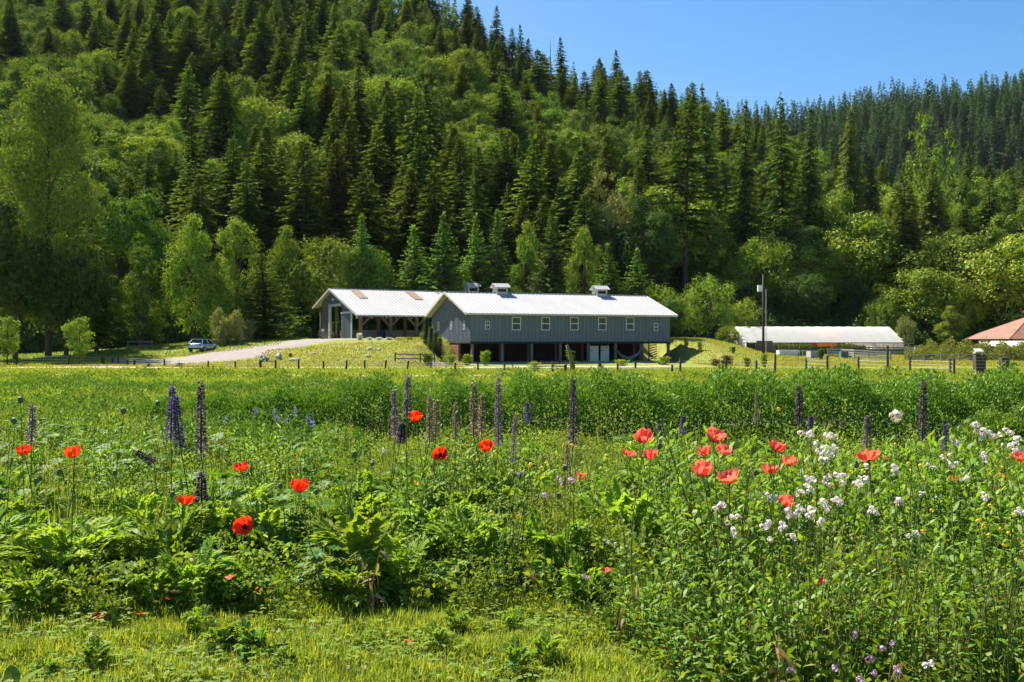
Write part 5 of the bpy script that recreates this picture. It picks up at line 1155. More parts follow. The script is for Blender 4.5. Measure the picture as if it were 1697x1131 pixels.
def pinnate_plant(seed, n=16, H=.6, Lf=.5, w=1.0):
    """rosette of arching, deeply cut leaves (poppy)"""
    rg = np.random.default_rng(seed); g = G(); st = G()
    az = rg.random(n) * 6.28; rise = rg.uniform(.6, 1.35, n); L = Lf * rg.uniform(.6, 1.25, n); z0 = H * rg.uniform(0, .5, n); arch = rg.uniform(.25, .7, n)
    P = np.column_stack([.04 * np.cos(az), .04 * np.sin(az), z0])
    C = arcs(st, P, az, rise, L, .007, arch, 7, prof=np.linspace(1, .3, 8), tint=.6)
    m = 11; t = np.linspace(.22, .98, m)
    for i in range(n):
        idx = t * 7; lo_ = np.minimum(idx.astype(int), 6); f = (idx - lo_)[:, None]; p = C[i][lo_] * (1 - f) + C[i][lo_ + 1] * f
        dr = nrm(C[i][lo_ + 1] - C[i][lo_]); sv = np.array([-math.sin(az[i]), math.cos(az[i]), 0]); up = nrm(np.cross(dr, sv))
        ll = L[i] * .27 * np.sin(np.pi * np.clip(t * .85 + .12, 0, 1)) * w + .012
        for sg in (-1, 1):
            d = dr * .75 + sv * sg + rg.normal(0, .15, (m, 3)); d[:, 2] += rg.uniform(-.1, .25)
            g.kites(p, d, up + rg.normal(0, .3, (m, 3)), ll * rg.uniform(.8, 1.2, m), ll * .42, tint=np.clip(.25 + .5 * t + rg.normal(0, .15, m), 0, 1), bend=.25, wid=.45)
            q = p + nrm(d) * (ll * .45)[:, None]; d2 = dr + sv * sg * .3
            g.kites(q, d2, up, ll * .5, ll * .22, tint=.6, bend=.1)
        g.kites(p[-1:], dr[-1:], up[-1:], .07 * w, .03, tint=.8)
    return g, st
def stem_plant(seed, ns=8, H=.8, nl=14, LL=.122, LW=.032, spread=.22, whorl=1, lean=.25, tips=True, up=.5):
    """upright leafy stems"""
    rg = np.random.default_rng(seed); g = G(); st = G()
    for i in range(ns):
        a = rg.random() * 6.28; r_ = rg.uniform(0, .4) * spread; b = np.array([math.cos(a) * r_, math.sin(a) * r_, 0]); h = H * rg.uniform(.6, 1.08); l_ = rg.uniform(.3, 1) * lean * h
        C = [b, b + np.array([math.cos(a) * l_ * .35, math.sin(a) * l_ * .35, h * .5]), b + np.array([math.cos(a) * l_, math.sin(a) * l_, h])]
        st.tube([tuple(c) for c in C], [.0045, .0035, .002], 4, cap=False, tint=.4)
        t = np.linspace(.06, 1, nl) ** .85; t = np.repeat(t, whorl); k = len(t)
        p = np.where(t[:, None] < .5, C[0] + (C[1] - C[0]) * (t * 2)[:, None], C[1] + (C[2] - C[1]) * ((t - .5) * 2)[:, None])
        az = np.arange(k) * 2.4 + rg.random() * 6.28; L = LL * (1.15 - .55 * t) * rg.uniform(.7, 1.25, k)
        g.strips(p, np.column_stack([np.cos(az), np.sin(az), up + .9 * t ** 3 + rg.normal(0, .25, k)]), np.tile([0, 0, 1.], (k, 1)) + rg.normal(0, .25, (k, 3)), L, LW * rg.uniform(.8, 1.2, k) * (1.1 - .4 * t), bend=rg.uniform(.1, .5, k), nseg=3, prof=[.3, 1, .8, .05], tint=np.clip(.2 + .5 * t + rg.normal(0, .18, k), 0, 1))
    return g, st
def lupin_foliage(seed, n=22, H=.5):
    rg = np.random.default_rng(seed); g = G(); st = G()
    for i in range(n):
        a = rg.random() * 6.28; r_ = rg.uniform(.05, .38); h = H * rg.uniform(.35, 1.1); c = np.array([math.cos(a) * r_, math.sin(a) * r_, h])
        st.tube([(0, 0, 0), tuple(c * [.5, .5, .6]), tuple(c)], [.004, .003, .002], 4, cap=False)
        k = 9; az = np.arange(k) * 6.283 / k + rg.random(); tilt = np.array([math.cos(a), math.sin(a), 0]) * rg.uniform(.1, .6)
        d = np.column_stack([np.cos(az), np.sin(az), np.full(k, .35)]) - np.outer(np.cos(az - a), [0, 0, 1]) * np.linalg.norm(tilt)
        g.strips(np.tile(c, (k, 1)), d, np.tile([0, 0, 1.], (k, 1)) + tilt, .085 * rg.uniform(.8, 1.15, k), .024, bend=.22, nseg=3, prof=[.3, .9, 1, .1], tint=np.clip(rg.uniform(.2, .8) + rg.normal(0, .1, k), 0, 1))
    return g, st
def tussock(seed, n=60, H=.7, seedy=.2):
    rg = np.random.default_rng(seed); g = G(); az = rg.random(n) * 6.28; P = np.column_stack([rg.normal(0, .05, n), rg.normal(0, .05, n), np.zeros(n)])
    arcs(g, P, az, rg.uniform(1.0, 1.52, n), H * rg.uniform(.45, 1.1, n), rg.uniform(.006, .013, n), rg.uniform(.05, .5, n), 5, prof=[1, 1, .9, .7, .45, .08], tint=rg.random(n) * .7)
    st = G()
    for i in range(int(n * seedy)):
        a = rg.random() * 6.28; h = H * rg.uniform(.9, 1.3); e = (math.cos(a) * .16, math.sin(a) * .16, h); st.tube([(0, 0, 0), (e[0] * .3, e[1] * .3, h * .6), e], [.0015, .0013, .001], 3, cap=False, tint=.9)
        k = 12; t = np.linspace(.82, 1.04, k); st.kites(np.array(e) * t[:, None], rg.normal(size=(k, 3)) * .5 + [0, 0, 1], rg.normal(size=(k, 3)), .03, .007, tint=1.)
    if st.n == 0: st.tube([(0, 0, 0), (0, 0, .1)], .001, 3)
    return g, st
def umbel_bush(seed, n=420, R_=.3, H=.4, L=.05, W=.022):
    rg = np.random.default_rng(seed); g = G(); v = nrm(rg.normal(size=(n, 3))); v[:, 2] = abs(v[:, 2]); r_ = rg.uniform(.35, 1.05, n)[:, None]; p = v * r_ * [R_, R_, H]
    g.strips(p, v + rg.normal(0, .6, (n, 3)) + [0, 0, .2], rg.normal(0, .5, (n, 3)) + [0, 0, 1], L * rg.uniform(.6, 1.4, n), W * rg.uniform(.7, 1.3, n), bend=.25, nseg=2, prof=[.3, 1, .06], tint=np.clip(rg.random(n) * .6 + .4 * r_[:, 0] * v[:, 2], 0, 1))
    st = G(); [st.tube([(0, 0, 0), tuple(p[i] * .6), tuple(p[i])], [.004, .003, .001], 3, cap=False) for i in range(0, n, 12)]
    return g, st
PL = {}
def pproto(key, name, gen, lm, sm=STEM, lab='', cat='plant'):
    g, st = gen; root = thing(name, (0, 0, -50), 0, lab, cat); a = g.obj('leaves', lm, root); b = st.obj('stems', sm, root); PL[key] = (g, st, root, lm, sm, lab, [a, b])
for i in range(3): pproto('pin%d' % i, 'poppy_plant', pinnate_plant(100 + i, 18 + 3 * i, .5, .5), L_POPLEAF, cat='poppy plant')
for i in range(3): pproto('lan%d' % i, 'leafy_plant', stem_plant(110 + i, 9, .78), L_LANCE, cat='leafy plant')
for i in range(2): pproto('wil%d' % i, 'leafy_plant', stem_plant(120 + i, 12, .62, 20, .075, .016, .3), L_UNDER, cat='leafy plant')
for i in range(2): pproto('lup%d' % i, 'lupin_plant', lupin_foliage(130 + i, 30), L_LUPIN, cat='lupin plant')
for i in range(2): pproto('gra%d' % i, 'grass_tussock', tussock(140 + i, 70, .62), L_TALL, L_TALL, cat='grass tussock')
for i in range(2): pproto('bus%d' % i, 'leafy_bush', umbel_bush(150 + i), L_UNDER, cat='leafy bush')
pproto('big0', 'leafy_plant', stem_plant(160, 9, .95, 13, .15, .040, .3, lean=.35), L_LANCE, RSTEM, cat='leafy plant')
def fg_label(key, px, D):
    side = 'left' if px < 520 else ('middle' if px < 1050 else 'right'); dep = 'front' if D < 8.2 else ('heart' if D < 12 else 'back')
    s_ = {'pin': 'feathery bright green poppy foliage', 'lan': 'upright dark lance leaved plant', 'wil': 'upright narrow leaved plant', 'lup': 'mound of hand shaped lupin leaves', 'gra': 'tuft of tall grass blades', 'bus': 'low dense small leaved bush', 'big': 'tall large leaved plant'}[key[:3]]
    return '%s in the %s %s of the flower bed' % (s_, side, dep)
PLN = {'pin': 'feathery poppy foliage', 'lan': 'lance leaved plant', 'wil': 'narrow leaved plant', 'lup': 'lupin foliage mound', 'gra': 'tall grass tuft', 'bus': 'small leaved bush', 'big': 'large leaved tall plant'}
rg = np.random.default_rng(404); used = set(); placed = []
def put(key, x, y, sc, grp=None, lab=None):
    px = 848.5 + F * x / y; lb = lab or fg_label(key, px, y)
    g, st, root, lm, sm, _, kids = PL[key]
    r_ = thing(root.name.split('.')[0], (x, y, zz(x, y) - .01), rg.random() * 6.28, lb, root['category'], grp or ('plants, ' + lb))
    r_.rotation_euler = (rg.normal(0, .06), rg.normal(0, .06), r_.rotation_euler[2]); r_.scale = (sc, sc, sc * rg.uniform(.88, 1.12))
    for k in kids: c = k.copy(); COL.objects.link(c); c.parent = r_
    if lab is None: queue_label('bed', r_, px, 565.5 - (.6 * sc - EYE) / y * F, PLN[key[:3]])
    return r_
def edge(px): return np.interp(px, [-200, 0, 500, 900, 1000, 1060, 1150, 1900], [6.2, 6.22, 6.4, 6.42, 6.0, 5.4, 4.7, 4.4])
bed = []
for it in range(19000):
    px = rg.uniform(-280, 2040); D = rg.uniform(4.5, 18.5)
    if D < edge(px) + .12: continue
    if rg.random() > (.3 + .7 * D / 18.5): continue
    x = xpx(px, D); md = .165 + .011 * D
    if any(abs(D - q[1]) < md and (x - q[0]) ** 2 + (D - q[1]) ** 2 < md * md for q in bed): continue
    bed.append((x, D, px))
bed.sort(key=lambda q: q[1])
print('bed plants', len(bed))
mass = {}
count = {}
for i, (x, D, px) in enumerate(bed):
    n1 = math.sin(x * 1.3 + D * .7) + math.sin(D * 1.9 - x * .8)
    u = rg.random()
    if px < 560: opts = [('pin', .50), ('lup', .12), ('bus', .14), ('wil', .14), ('gra', .10)] if D < 10 else [('wil', .26), ('gra', .18), ('lup', .2), ('bus', .16), ('lan', .2)]
    elif px < 1040: opts = [('pin', .34), ('wil', .26), ('bus', .2), ('lan', .1), ('gra', .1)] if D < 9.5 else [('gra', .26), ('wil', .26), ('lup', .18), ('lan', .2), ('bus', .1)]
    else: opts = [('lan', .40), ('big', .28), ('wil', .12), ('bus', .10), ('gra', .10)] if D < 9.5 else [('lan', .33), ('gra', .2), ('wil', .25), ('pin', .1), ('lup', .12)]
    acc = 0
    for k, p_ in opts:
        acc += p_
        if u <= acc: break
    key = k + str(rg.integers({'pin': 3, 'lan': 3, 'wil': 2, 'lup': 2, 'gra': 2, 'bus': 2, 'big': 1}[k]))
    e = D - edge(px); sc = rg.uniform(.78, 1.18) * (1 if e > .5 else .72) * (1.0 if D < 9.5 else .9)
    if D > 14 and px < 700: sc *= .85
    if k == 'bus': sc *= 1.0
    if D < 6.2: sc *= .82
    zlim = EYE - (np.interp(px, [0, 300, 420, 1700], [112, 125, 142, 146]) - rg.uniform(-6, 30)) / F * D; zlim = EYE - (np.interp(px, [0, 300, 420, 1700], [112, 125, 146, 150]) + rg.uniform(-16, 22)) / F * D
    ph = {'pin': .62, 'lan': .8, 'wil': .66, 'lup': .56, 'gra': .72, 'bus': .42, 'big': 1.0}[k]
    if D > 7.5: sc = min(sc, max(zlim, .12) / ph)
    if D > 14.2 and px > 600: continue
    if count.get(k, 0) < 60 and (D < 12) and -60 < px < 1760: put(key, x, D, sc); count[k] = count.get(k, 0) + 1
    else: mass.setdefault(key, []).append((x, D, sc))
print('individual plants', count, {k: len(v) for k, v in mass.items()})
def stuffmass(name, items, lab, cat):
    gl = {}
    for key, lst in items.items():
        for x, y, sc in lst:
            th = rg.random() * 6.28; c, s_ = math.cos(th) * sc, math.sin(th) * sc; Rm = np.array([[c, -s_, 0], [s_, c, 0], [0, 0, sc]])
            for gi, m_ in ((PL[key][0], PL[key][3]), (PL[key][1], PL[key][4])):
                V, Q, Mi, T = gi.arr(); gg = gl.setdefault(m_.name, (G(), m_))[0]; gg.add(V @ Rm.T + [x, y, zz(x, y) - .01], Q, 0, np.clip(T + rg.normal(0, .14), 0, 1))
    tot = G(); mats_ = []
    for j, (nm, (gg, m_)) in enumerate(gl.items()):
        V, Q, Mi, T = gg.arr(); tot.add(V, Q, j, T); mats_.append(m_)
    return tag(tot.obj(name, mats_), lab, cat, kind='stuff')
stuffmass('meadow_plants', mass, 'dense mixed leafy plants filling the back of the flower bed', 'plants')
# low leaf litter / ground cover in the bed
def bedarea(rg, n):
    px = rg.uniform(-280, 2040, n); D = 4.4 + 15 * rg.random(n) ** .8; k = D > np.interp(px, [-200, 0, 500, 900, 1000, 1060, 1150, 1900], [6.15, 6.18, 6.38, 6.4, 5.95, 5.4, 4.6, 4.35]); return np.column_stack([(px - 848.5) / F * D, D])[k]
leafpatch("ground_cover", bedarea, 185000, .38, .055, .028, L_UNDER, 61, 'tangled small leaved ground cover under the taller plants', cat='ground cover')
# ---- hedge-like row of peony bushes
HX = np.array([-7.6, -3.6, -1, 1.5, 4, 6.5, 12]); HY = np.array([20.5, 18.8, 17.6, 16.6, 16.0, 15.8, 15.8]); HH = np.array([.42, .88, .98, 1.08, 1.15, 1.13, 1.13]); 
def peonyrow(label, cx, cyf, hf, n, seed, wd=.85, name='peony_hedge'):
    rg = np.random.default_rng(seed); x = rg.uniform(cx[0], cx[1], n); yc = cyf(x); h = hf(x) * (1 + .10 * np.sin(x * 4.1 + np.sin(x)) + .07 * np.sin(x * 9.7) + .05 * np.sin(x * 1.7)); th = rg.uniform(0, np.pi, n); r_ = rg.uniform(.72, 1.04, n)
    wob = 1 + .1 * np.sin(x * 3.3)
    q = np.cos(th) * r_ * wd * wob; z = np.abs(np.sin(th)) ** .65 * r_ * h; inner = rg.random(n) < .12; z = np.where(inner, z * rg.random(n), z)
    P = np.column_stack([x, yc + q, gz(x, yc + q) + z]); nv = np.column_stack([rg.normal(0, .45, n), np.cos(th), np.sin(th) + .2])
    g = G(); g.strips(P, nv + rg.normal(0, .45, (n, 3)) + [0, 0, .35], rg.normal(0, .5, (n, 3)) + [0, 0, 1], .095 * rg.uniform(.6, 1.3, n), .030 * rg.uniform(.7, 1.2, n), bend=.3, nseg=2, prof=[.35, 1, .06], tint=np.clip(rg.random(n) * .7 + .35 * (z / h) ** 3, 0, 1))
    st = G(); 
    for i in range(300): xx = rg.uniform(cx[0], cx[1]); y0 = float(cyf(xx)) + rg.normal(0, .3); z0 = zz(xx, y0); st.tube([(xx, y0, z0), (xx + rg.normal(0, .1), y0 + rg.normal(0, .1), z0 + .8 * float(hf(xx)))], .006, 3, cap=False)
    t = thing(name, (0, 0, 0), 0, label, 'hedge'); g.obj('foliage', L_PEONY, t); st.obj('stems', STEM, t)
peonyrow('long dense row of dark green peony bushes crossing the bed behind the flowers', (-7.6, 13.5), lambda x: np.interp(x, HX, HY), lambda x: np.interp(x, HX, HH), 94000, 71)
peonyrow('shorter leafy row in front of the long peony row at the right edge', (6.3, 12), lambda x: 13.9 + 0 * x, lambda x: np.interp(x, [6.3, 7.2, 9.5], [.5, .92, .96]), 28000, 72, .7)
peonyrow('low leafy row behind the long peony row', (-16, 18), lambda x: 29.5 - .08 * x, lambda x: .55 + .1 * np.sin(x * .8), 40000, 73, .9)
def midarea(rg, n):
    D = 18.5 + 26 * rg.random(n) ** 1.2; px = rg.uniform(-200, 1900, n); return np.column_stack([(px - 848.5) / F * D, D])[(px < 330) | (D > 22)]
leafpatch('mixed_crop', midarea, 90000, .42, .16, .045, L_UNDER, 66, 'low mixed crops and weeds between the flower bed and the field', cat='crops')
grassstuff('weedy_grass', midarea, 60000, .42, .03, L_TALL, 67, 'yellowish weedy grass at the left behind the flowers')
def leftarea(rg, n):
    D = 13.5 + 12 * rg.random(n); px = rg.uniform(-260, 620, n); k = px < 620 - (D - 13.5) * 14; return np.column_stack([(px - 848.5) / F * D, D])[k]
leafpatch('leafy_weeds', leftarea, 60000, .72, .11, .036, L_PEONY, 69, 'lumpy leafy weeds between the left flowers and the field', cat='weeds')
# dark soft weeds edging the dirt strip
def edgearea(rg, n):
    x = rg.uniform(-30, 34, n); c = np.round(x / 3.2) * 3.2 + rg.normal(0, .55, n); return np.column_stack([c, 52 + rg.normal(0, 1.6, n) - .02 * c])
leafpatch('field_weeds', edgearea, 22000, .55, .22, .08, L_MAPLE, 68, 'bushy green weeds along the edge of the bare strip', cat='weeds')

# ---- near lawn
def lawn(rg, n):
    D = 4.3 + 3.4 * rg.random(n) ** .85; px = rg.uniform(-120, 1820, n); return np.column_stack([(px - 848.5) / F * D, D])
rgl = np.random.default_rng(81); P = lawn(rgl, 170000); k = P[:, 1] < np.interp(848.5 + F * P[:, 0] / P[:, 1], [-200, 1000, 1150, 1900], [7.4, 7.2, 6, 5.4]); P = P[k]; n = len(P)
g = G(); arcs(g, np.column_stack([P, np.zeros(n)]), rgl.random(n) * 6.28, rgl.uniform(.7, 1.5, n), rgl.uniform(.035, .10, n) * (1 + .5 * np.sin(P[:, 0] * 5 + np.sin(P[:, 1] * 7) * 2)), rgl.uniform(.004, .009, n), rgl.uniform(.05, .6, n), 2, prof=[1, .8, .06], tint=rgl.random(n))
tag(g.obj('lawn', L_BLADE), 'bright yellow green mown lawn at the bottom of the photo', 'grass', kind='stuff')
P = lawn(rgl, 9000); kk = np.sin(P[:, 0] * 3.1 + 1) * np.sin(P[:, 1] * 4.3 + P[:, 0]) + rgl.normal(0, .35, len(P)) > .1; P = P[kk]; n = len(P); az = rgl.random(n) * 6.28; g = G()
hgt = rgl.uniform(.02, .075, n)
for j in range(3):
    a = az + j * 2.094; g.strips(np.column_stack([P, hgt]), np.column_stack([np.cos(a), np.sin(a), np.full(n, .12)]), np.tile([0, 0, 1.], (n, 1)) + rgl.normal(0, .2, (n, 3)), .024, .021, bend=.1, nseg=2, prof=[.3, 1, .55], tint=rgl.random(n))
tag(g.obj('clover', leafmat('clover_leaves', (.14, .26, .025), (.34, .42, .05), .42)), 'three leaved clover mixed through the near lawn', 'clover', kind='stuff')

# dead leaves and dry stalks lying through the bed
DRY = leafmat('dry_leaves', (.20, .12, .05), (.42, .30, .14), .25)
leafpatch('leaf_litter', bedarea, 5200, .30, .06, .028, DRY, 91, 'brown dead leaves scattered through the flower bed', cat='leaf litter')
rgd = np.random.default_rng(92)
for i, (px, py) in enumerate(((630, 1005), (612, 1040), (1018, 1010), (1290, 1010), (1470, 1040), (330, 880), (880, 880), (1560, 900))):
    D = float(edge(px)) - .05 + (.4 if py < 950 else 0); x = xpx(px, D); t = thing('dry_stalk', (x, D, 0), 0, 'x', 'dry stalk'); queue_label('bed', t, px, py, 'bent dry brown stalk')
    g = G(); h = rgd.uniform(.25, .5); e = (rgd.normal(0, .12), -.05, h); g.tube([(0, 0, 0), (e[0] * .3, -.01, h * .5), e, (e[0] * 1.8, -.1, h * .9)], [.004, .0035, .0025, .001], 4); g.obj('stem', DRY, t)
    g = G(); k = 7; tt = rgd.uniform(.3, 1, k); g.strips(np.column_stack([e[0] * tt, -.03 * tt, h * tt]), rgd.normal(size=(k, 3)) + [0, 0, -.5], rgd.normal(size=(k, 3)), .10, .022, bend=.5, nseg=3, prof=[.3, 1, .7, .05], tint=rgd.random(k)); g.obj('leaves', DRY, t)
# weeds in the mown edge
for i in range(46):
    px = rg.uniform(-40, 1000); D = rg.uniform(5.1, 6.5); key = ['bus0', 'bus1', 'pin0', 'pin1', 'gra0'][rg.integers(5)]
    put(key, xpx(px, D), D, {'bus': .2, 'pin': .26, 'gra': .2}[key[:3]] * rg.uniform(.7, 1.5))
# ------------------------------------------------------------------ flowers
def petalmat(name, c1, c2, trans=.45, gl=.03):
    return leafmat(name, c1, c2, trans, tcol=(1.15, .95, .8), vary=.08, gloss=gl, hue=.006)
RED = petalmat('scarlet_petals', (.62, .022, .006), (.80, .075, .012))
CORAL = petalmat('coral_petals', (.72, .085, .055), (.82, .22, .14))
DARKC = mat('dark_stamens', (.02, .012, .018), (.04, .02, .03), 30, .8)
def poppy_parts(seed, closed=.5, d=.14):
    rg = np.random.default_rng(seed); pet = []
    for layer, (k, r0) in enumerate(((3, .92), (3, 1.0))):
        for i in range(k):
            g = G(); a = i * 2.094 + layer * 1.047 + rg.normal(0, .12); nu, nv = 9, 6; V = []; ph = rg.random(3) * 6.28
            op = closed + rg.normal(0, .10) - layer * .12
            for v in range(nv):
                t = v / (nv - 1)
                for u in range(nu):
                    s_ = u / (nu - 1) * 2 - 1; wd = (.25 + .85 * math.sin(min(t * 1.25, 1) * math.pi / 2)) * (1 - .18 * t * t)
                    ang = a + s_ * wd * .95; elev = op * 1.35 * t ** .8; rr = d / 2 * (.10 + (t) * math.cos(elev * .75)) * r0 * (1 - .10 * s_ * s_ * t)
                    ruf = .007 * math.sin(s_ * 7 + ph[0]) * t * t + .005 * math.sin(s_ * 15 + ph[1]) * t ** 3
                    z = d / 2 * 1.15 * t * math.sin(elev * .95 + .08) + ruf - .01 * abs(s_) * t
                    V.append((rr * math.cos(ang), rr * math.sin(ang), z))
            Q = [(v * nu + u, v * nu + u + 1, (v + 1) * nu + u + 1, (v + 1) * nu + u) for v in range(nv - 1) for u in range(nu - 1)]
            tt = np.repeat(np.linspace(.1, 1, nv), nu) * .8 + np.random.default_rng(i).random(nu * nv) * .2
            g.add(V, Q, 0, tt); pet.append(g)
    c = G(); c.tube([(0, 0, 0), (0, 0, .012), (0, 0, .022)], [.012, .016, .013], 10)
    n = 60; az = rg.random(n) * 6.28; c.strips(np.zeros((n, 3)) + [0, 0, .004], np.column_stack([np.cos(az), np.sin(az), rg.uniform(.5, 2, n)]), rg.normal(size=(n, 3)), rg.uniform(.02, .032, n), .0035, nseg=1, prof=[.5, 1])
    return pet, c
POP = []
for i in range(5):
    pet, c = poppy_parts(300 + i, [.75, .62, .9, .5, .8][i]); POP.append(([p.mesh('petal', RED) for p in pet], c.mesh('stamens', DARKC)))
def stem_to(g, top, base, r0=.0035, r1=.0025, seed=0):
    rg = np.random.default_rng(seed); top = Vector(top); base = Vector(base); m = (top + base) / 2 + Vector((rg.normal(0, .035), rg.normal(0, .03), .03))
    pts = [base.lerp(m, 0), base.lerp(m, .5) * .5 + (base * .25 + m * .5 + top * .25) * .5 if False else base.lerp(m, .5), m, m.lerp(top, .5), top]
    g.tube([tuple(p) for p in pts], np.linspace(r0, r1, 5), 5, tint=rg.random())
rg = np.random.default_rng(500); fi = 0
def flower_at(px, py, D, label, cat, name, grp=None):
    x, z = xpx(px, D), zpx(py, D); b = (x + rg.normal(0, .08), D + rg.uniform(.0, .15))
    g0 = zz(*b); t = thing(name, (b[0], b[1], g0), 0, label, cat, grp); return t, Vector((x - b[0], D - b[1], z - g0))
def poppy(px, py, w, kind, label, face=None):
    global fi; fi += 1
    D = float(np.clip(.135 * F / w, 5.2, 9.2)); D = max(D, float(edge(px)) + .1); sc = w / F * D / .135
    nm = 'poppy'; t, top = flower_at(px, py + w * .28, D, label, 'poppy', nm)
    g = G(); stem_to(g, top, (0, 0, 0), .004, .003, fi); g.obj('stem', STEM, t)
    pm, cm = POP[fi % 5]; a = rg.random() * 6.28; tl = Matrix.Rotation(rg.uniform(.05, .4), 4, Vector((rg.normal(), -1.0 * 0 + rg.normal(), 0)).normalized()) if face is None else Matrix.Rotation(face, 4, 'X')
    M = Matrix.Translation(top) @ tl @ Matrix.Rotation(a, 4, 'Z') @ Matrix.Scale(sc, 4)
    for j, m_ in enumerate(pm):
        if face == 99: continue
        o = bpy.data.objects.new('petal', m_); COL.objects.link(o); o.parent = t; o.matrix_local = M @ Matrix.Rotation(rg.normal(0, .06), 4, 'X')
        o.material_slots[0].link = 'OBJECT'; o.material_slots[0].material = RED if kind == 'r' else CORAL
    o = bpy.data.objects.new('stamens', cm); COL.objects.link(o); o.parent = t; o.matrix_local = M
    return t
for a in ((41, 745, 30, 'r', 'scarlet poppy nearest the left edge of the photo'), (123, 749, 33, 'r', 'cupped scarlet poppy, second from the left edge'), (400, 773, 28, 'r', 'scarlet poppy beside a pale fluffy leaf, between the low and the ragged poppies'), (497, 805, 38, 'r', 'ragged wide scarlet poppy right of the left group'), (307, 828, 32, 'r', 'scarlet poppy below the purple lupin spikes'), (406, 865, 34, 'r', 'drooping scarlet poppy, lowest of the left group', 1.1), (689, 691, 28, 'r', 'round scarlet poppy directly below a green seed pod, highest red one', .35), (730, 749, 27, 'r', 'scarlet poppy showing its dark eye, left one of the centre pair', .9), (806, 739, 28, 'r', 'scarlet poppy, right one of the centre pair', .5),
          (1067, 723, 36, 'c', 'large coral poppy at the top of the centre trio', .5), (1041, 750, 24, 'c', 'small coral poppy at the left of the centre trio'), (1078, 753, 32, 'c', 'coral poppy at the lower right of the centre trio'), (963, 787, 25, 'c', 'lone pale coral poppy between the two pink clusters and the trio'), (1182, 722, 38, 'c', 'topmost coral poppy of the group of five'), (1168, 747, 31, 'c', 'middle left coral poppy of the group of five'), (1200, 744, 30, 'c', 'middle right coral poppy of the group of five'), (1165, 778, 44, 'c', 'widest coral poppy, lower left of the group of five'), (1210, 788, 40, 'c', 'lower right coral poppy of the group of five'), (1285, 740, 34, 'c', 'top coral poppy of the three left of the white flowers'), (1306, 764, 31, 'c', 'right coral poppy of the three left of the white flowers'), (1277, 776, 32, 'c', 'lower left coral poppy of the three beside the white flowers'), (1302, 831, 33, 'c', 'coral poppy low among the white flowers', .2), (1440, 753, 40, 'c', 'wide coral poppy behind a white flower cluster at right'), (1584, 794, 25, 'c', 'small coral poppy touching a white cluster at far right'), (1662, 791, 21, 'c', 'small coral poppy near the right edge'), (1692, 756, 30, 'c', 'coral poppy cut by the right edge of the photo'), (1655, 807, 17, 'c', 'smallest pink coral poppy below the one near the right edge')):
    poppy(*a[:5], face=a[5] if len(a) > 5 else None)
# fallen and hidden petals
for px, py, w, m_, lb in ((163, 1026, 26, RED, 'fallen scarlet petal lying in the shade at lower left'), (236, 1026, 20, RED, 'second fallen scarlet petal in the shade, right of the larger'), (381, 957, 18, CORAL, 'orange petal caught in the leaves below the drooping poppy'), (1362, 965, 24, CORAL, 'orange curled leaf among the lance leaves at right'), (1005, 945, 16, RED, 'dark red petal in shade beside the pink flower'), (280, 992, 10, RED, 'tiny red petal deep in the left leaves'), (675, 1078, 14, CORAL, 'orange petal lying on the near lawn'), (426, 975, 9, RED, 'small red petal right of the orange caught petal')):
    D = max(float(edge(px)) - .05, 5.3) if py < 1060 else 5.7; x = xpx(px, D); z = max(zpx(py, D), .03); g = G(); V = []; k = 7
    for j in range(k):
        for i in range(k): u, v = i / (k - 1) * 2 - 1, j / (k - 1) * 2 - 1; s_ = w / F * D / 2; V.append((u * s_ * (1 - .25 * v * v), v * s_ * .6, .25 * s_ * math.sin(u * 3 + v) + .3 * s_ * u * u))
    g.add(V, [(j * k + i, j * k + i + 1, (j + 1) * k + i + 1, (j + 1) * k + i) for j in range(k - 1) for i in range(k - 1)], 0, np.tile(np.linspace(0, 1, k), k)); o = g.obj('petal', m_); o.location = (x, D, z); o.rotation_euler = (.6, .1, px); tag(o, lb, 'petal')
# buds and seed pods
PODM = mat('seed_pod', (.12, .17, .07), (.07, .09, .045), 20, .7)
gp_ = G(); V = [(0, 0, -.001)]; gp_.tube([(0, 0, 0), (0, 0, .006), (0, 0, .016), (0, 0, .026), (0, 0, .034), (0, 0, .037)], [.004, .011, .0145, .013, .008, .004], 10); POD = gp_.mesh('pod', PODM, True)
gp_ = G(); gp_.tube([(0, 0, .036), (0, 0, .039)], [.011, .010], 10); rgp = np.random.default_rng(1); gp_.kites(np.zeros((26, 3)) + rgp.normal(0, .009, (26, 3)) + [0, 0, .02], rgp.normal(size=(26, 3)), rgp.normal(size=(26, 3)), .008, .002); PODC = gp_.mesh('crown_disc', PODM)
buds = [(34, 661), (261, 666), (205, 679), (98, 781), (190, 781), (59, 795), (285, 818), (307, 859), (373, 838), (673, 664), (588, 751), (617, 765), (758, 684), (926, 820), (1252, 780), (1150, 849), (25, 694), (524, 813), (465, 803), (1093, 737), (936, 773), (1115, 792), (1132, 797), (1420, 768), (505, 775)]
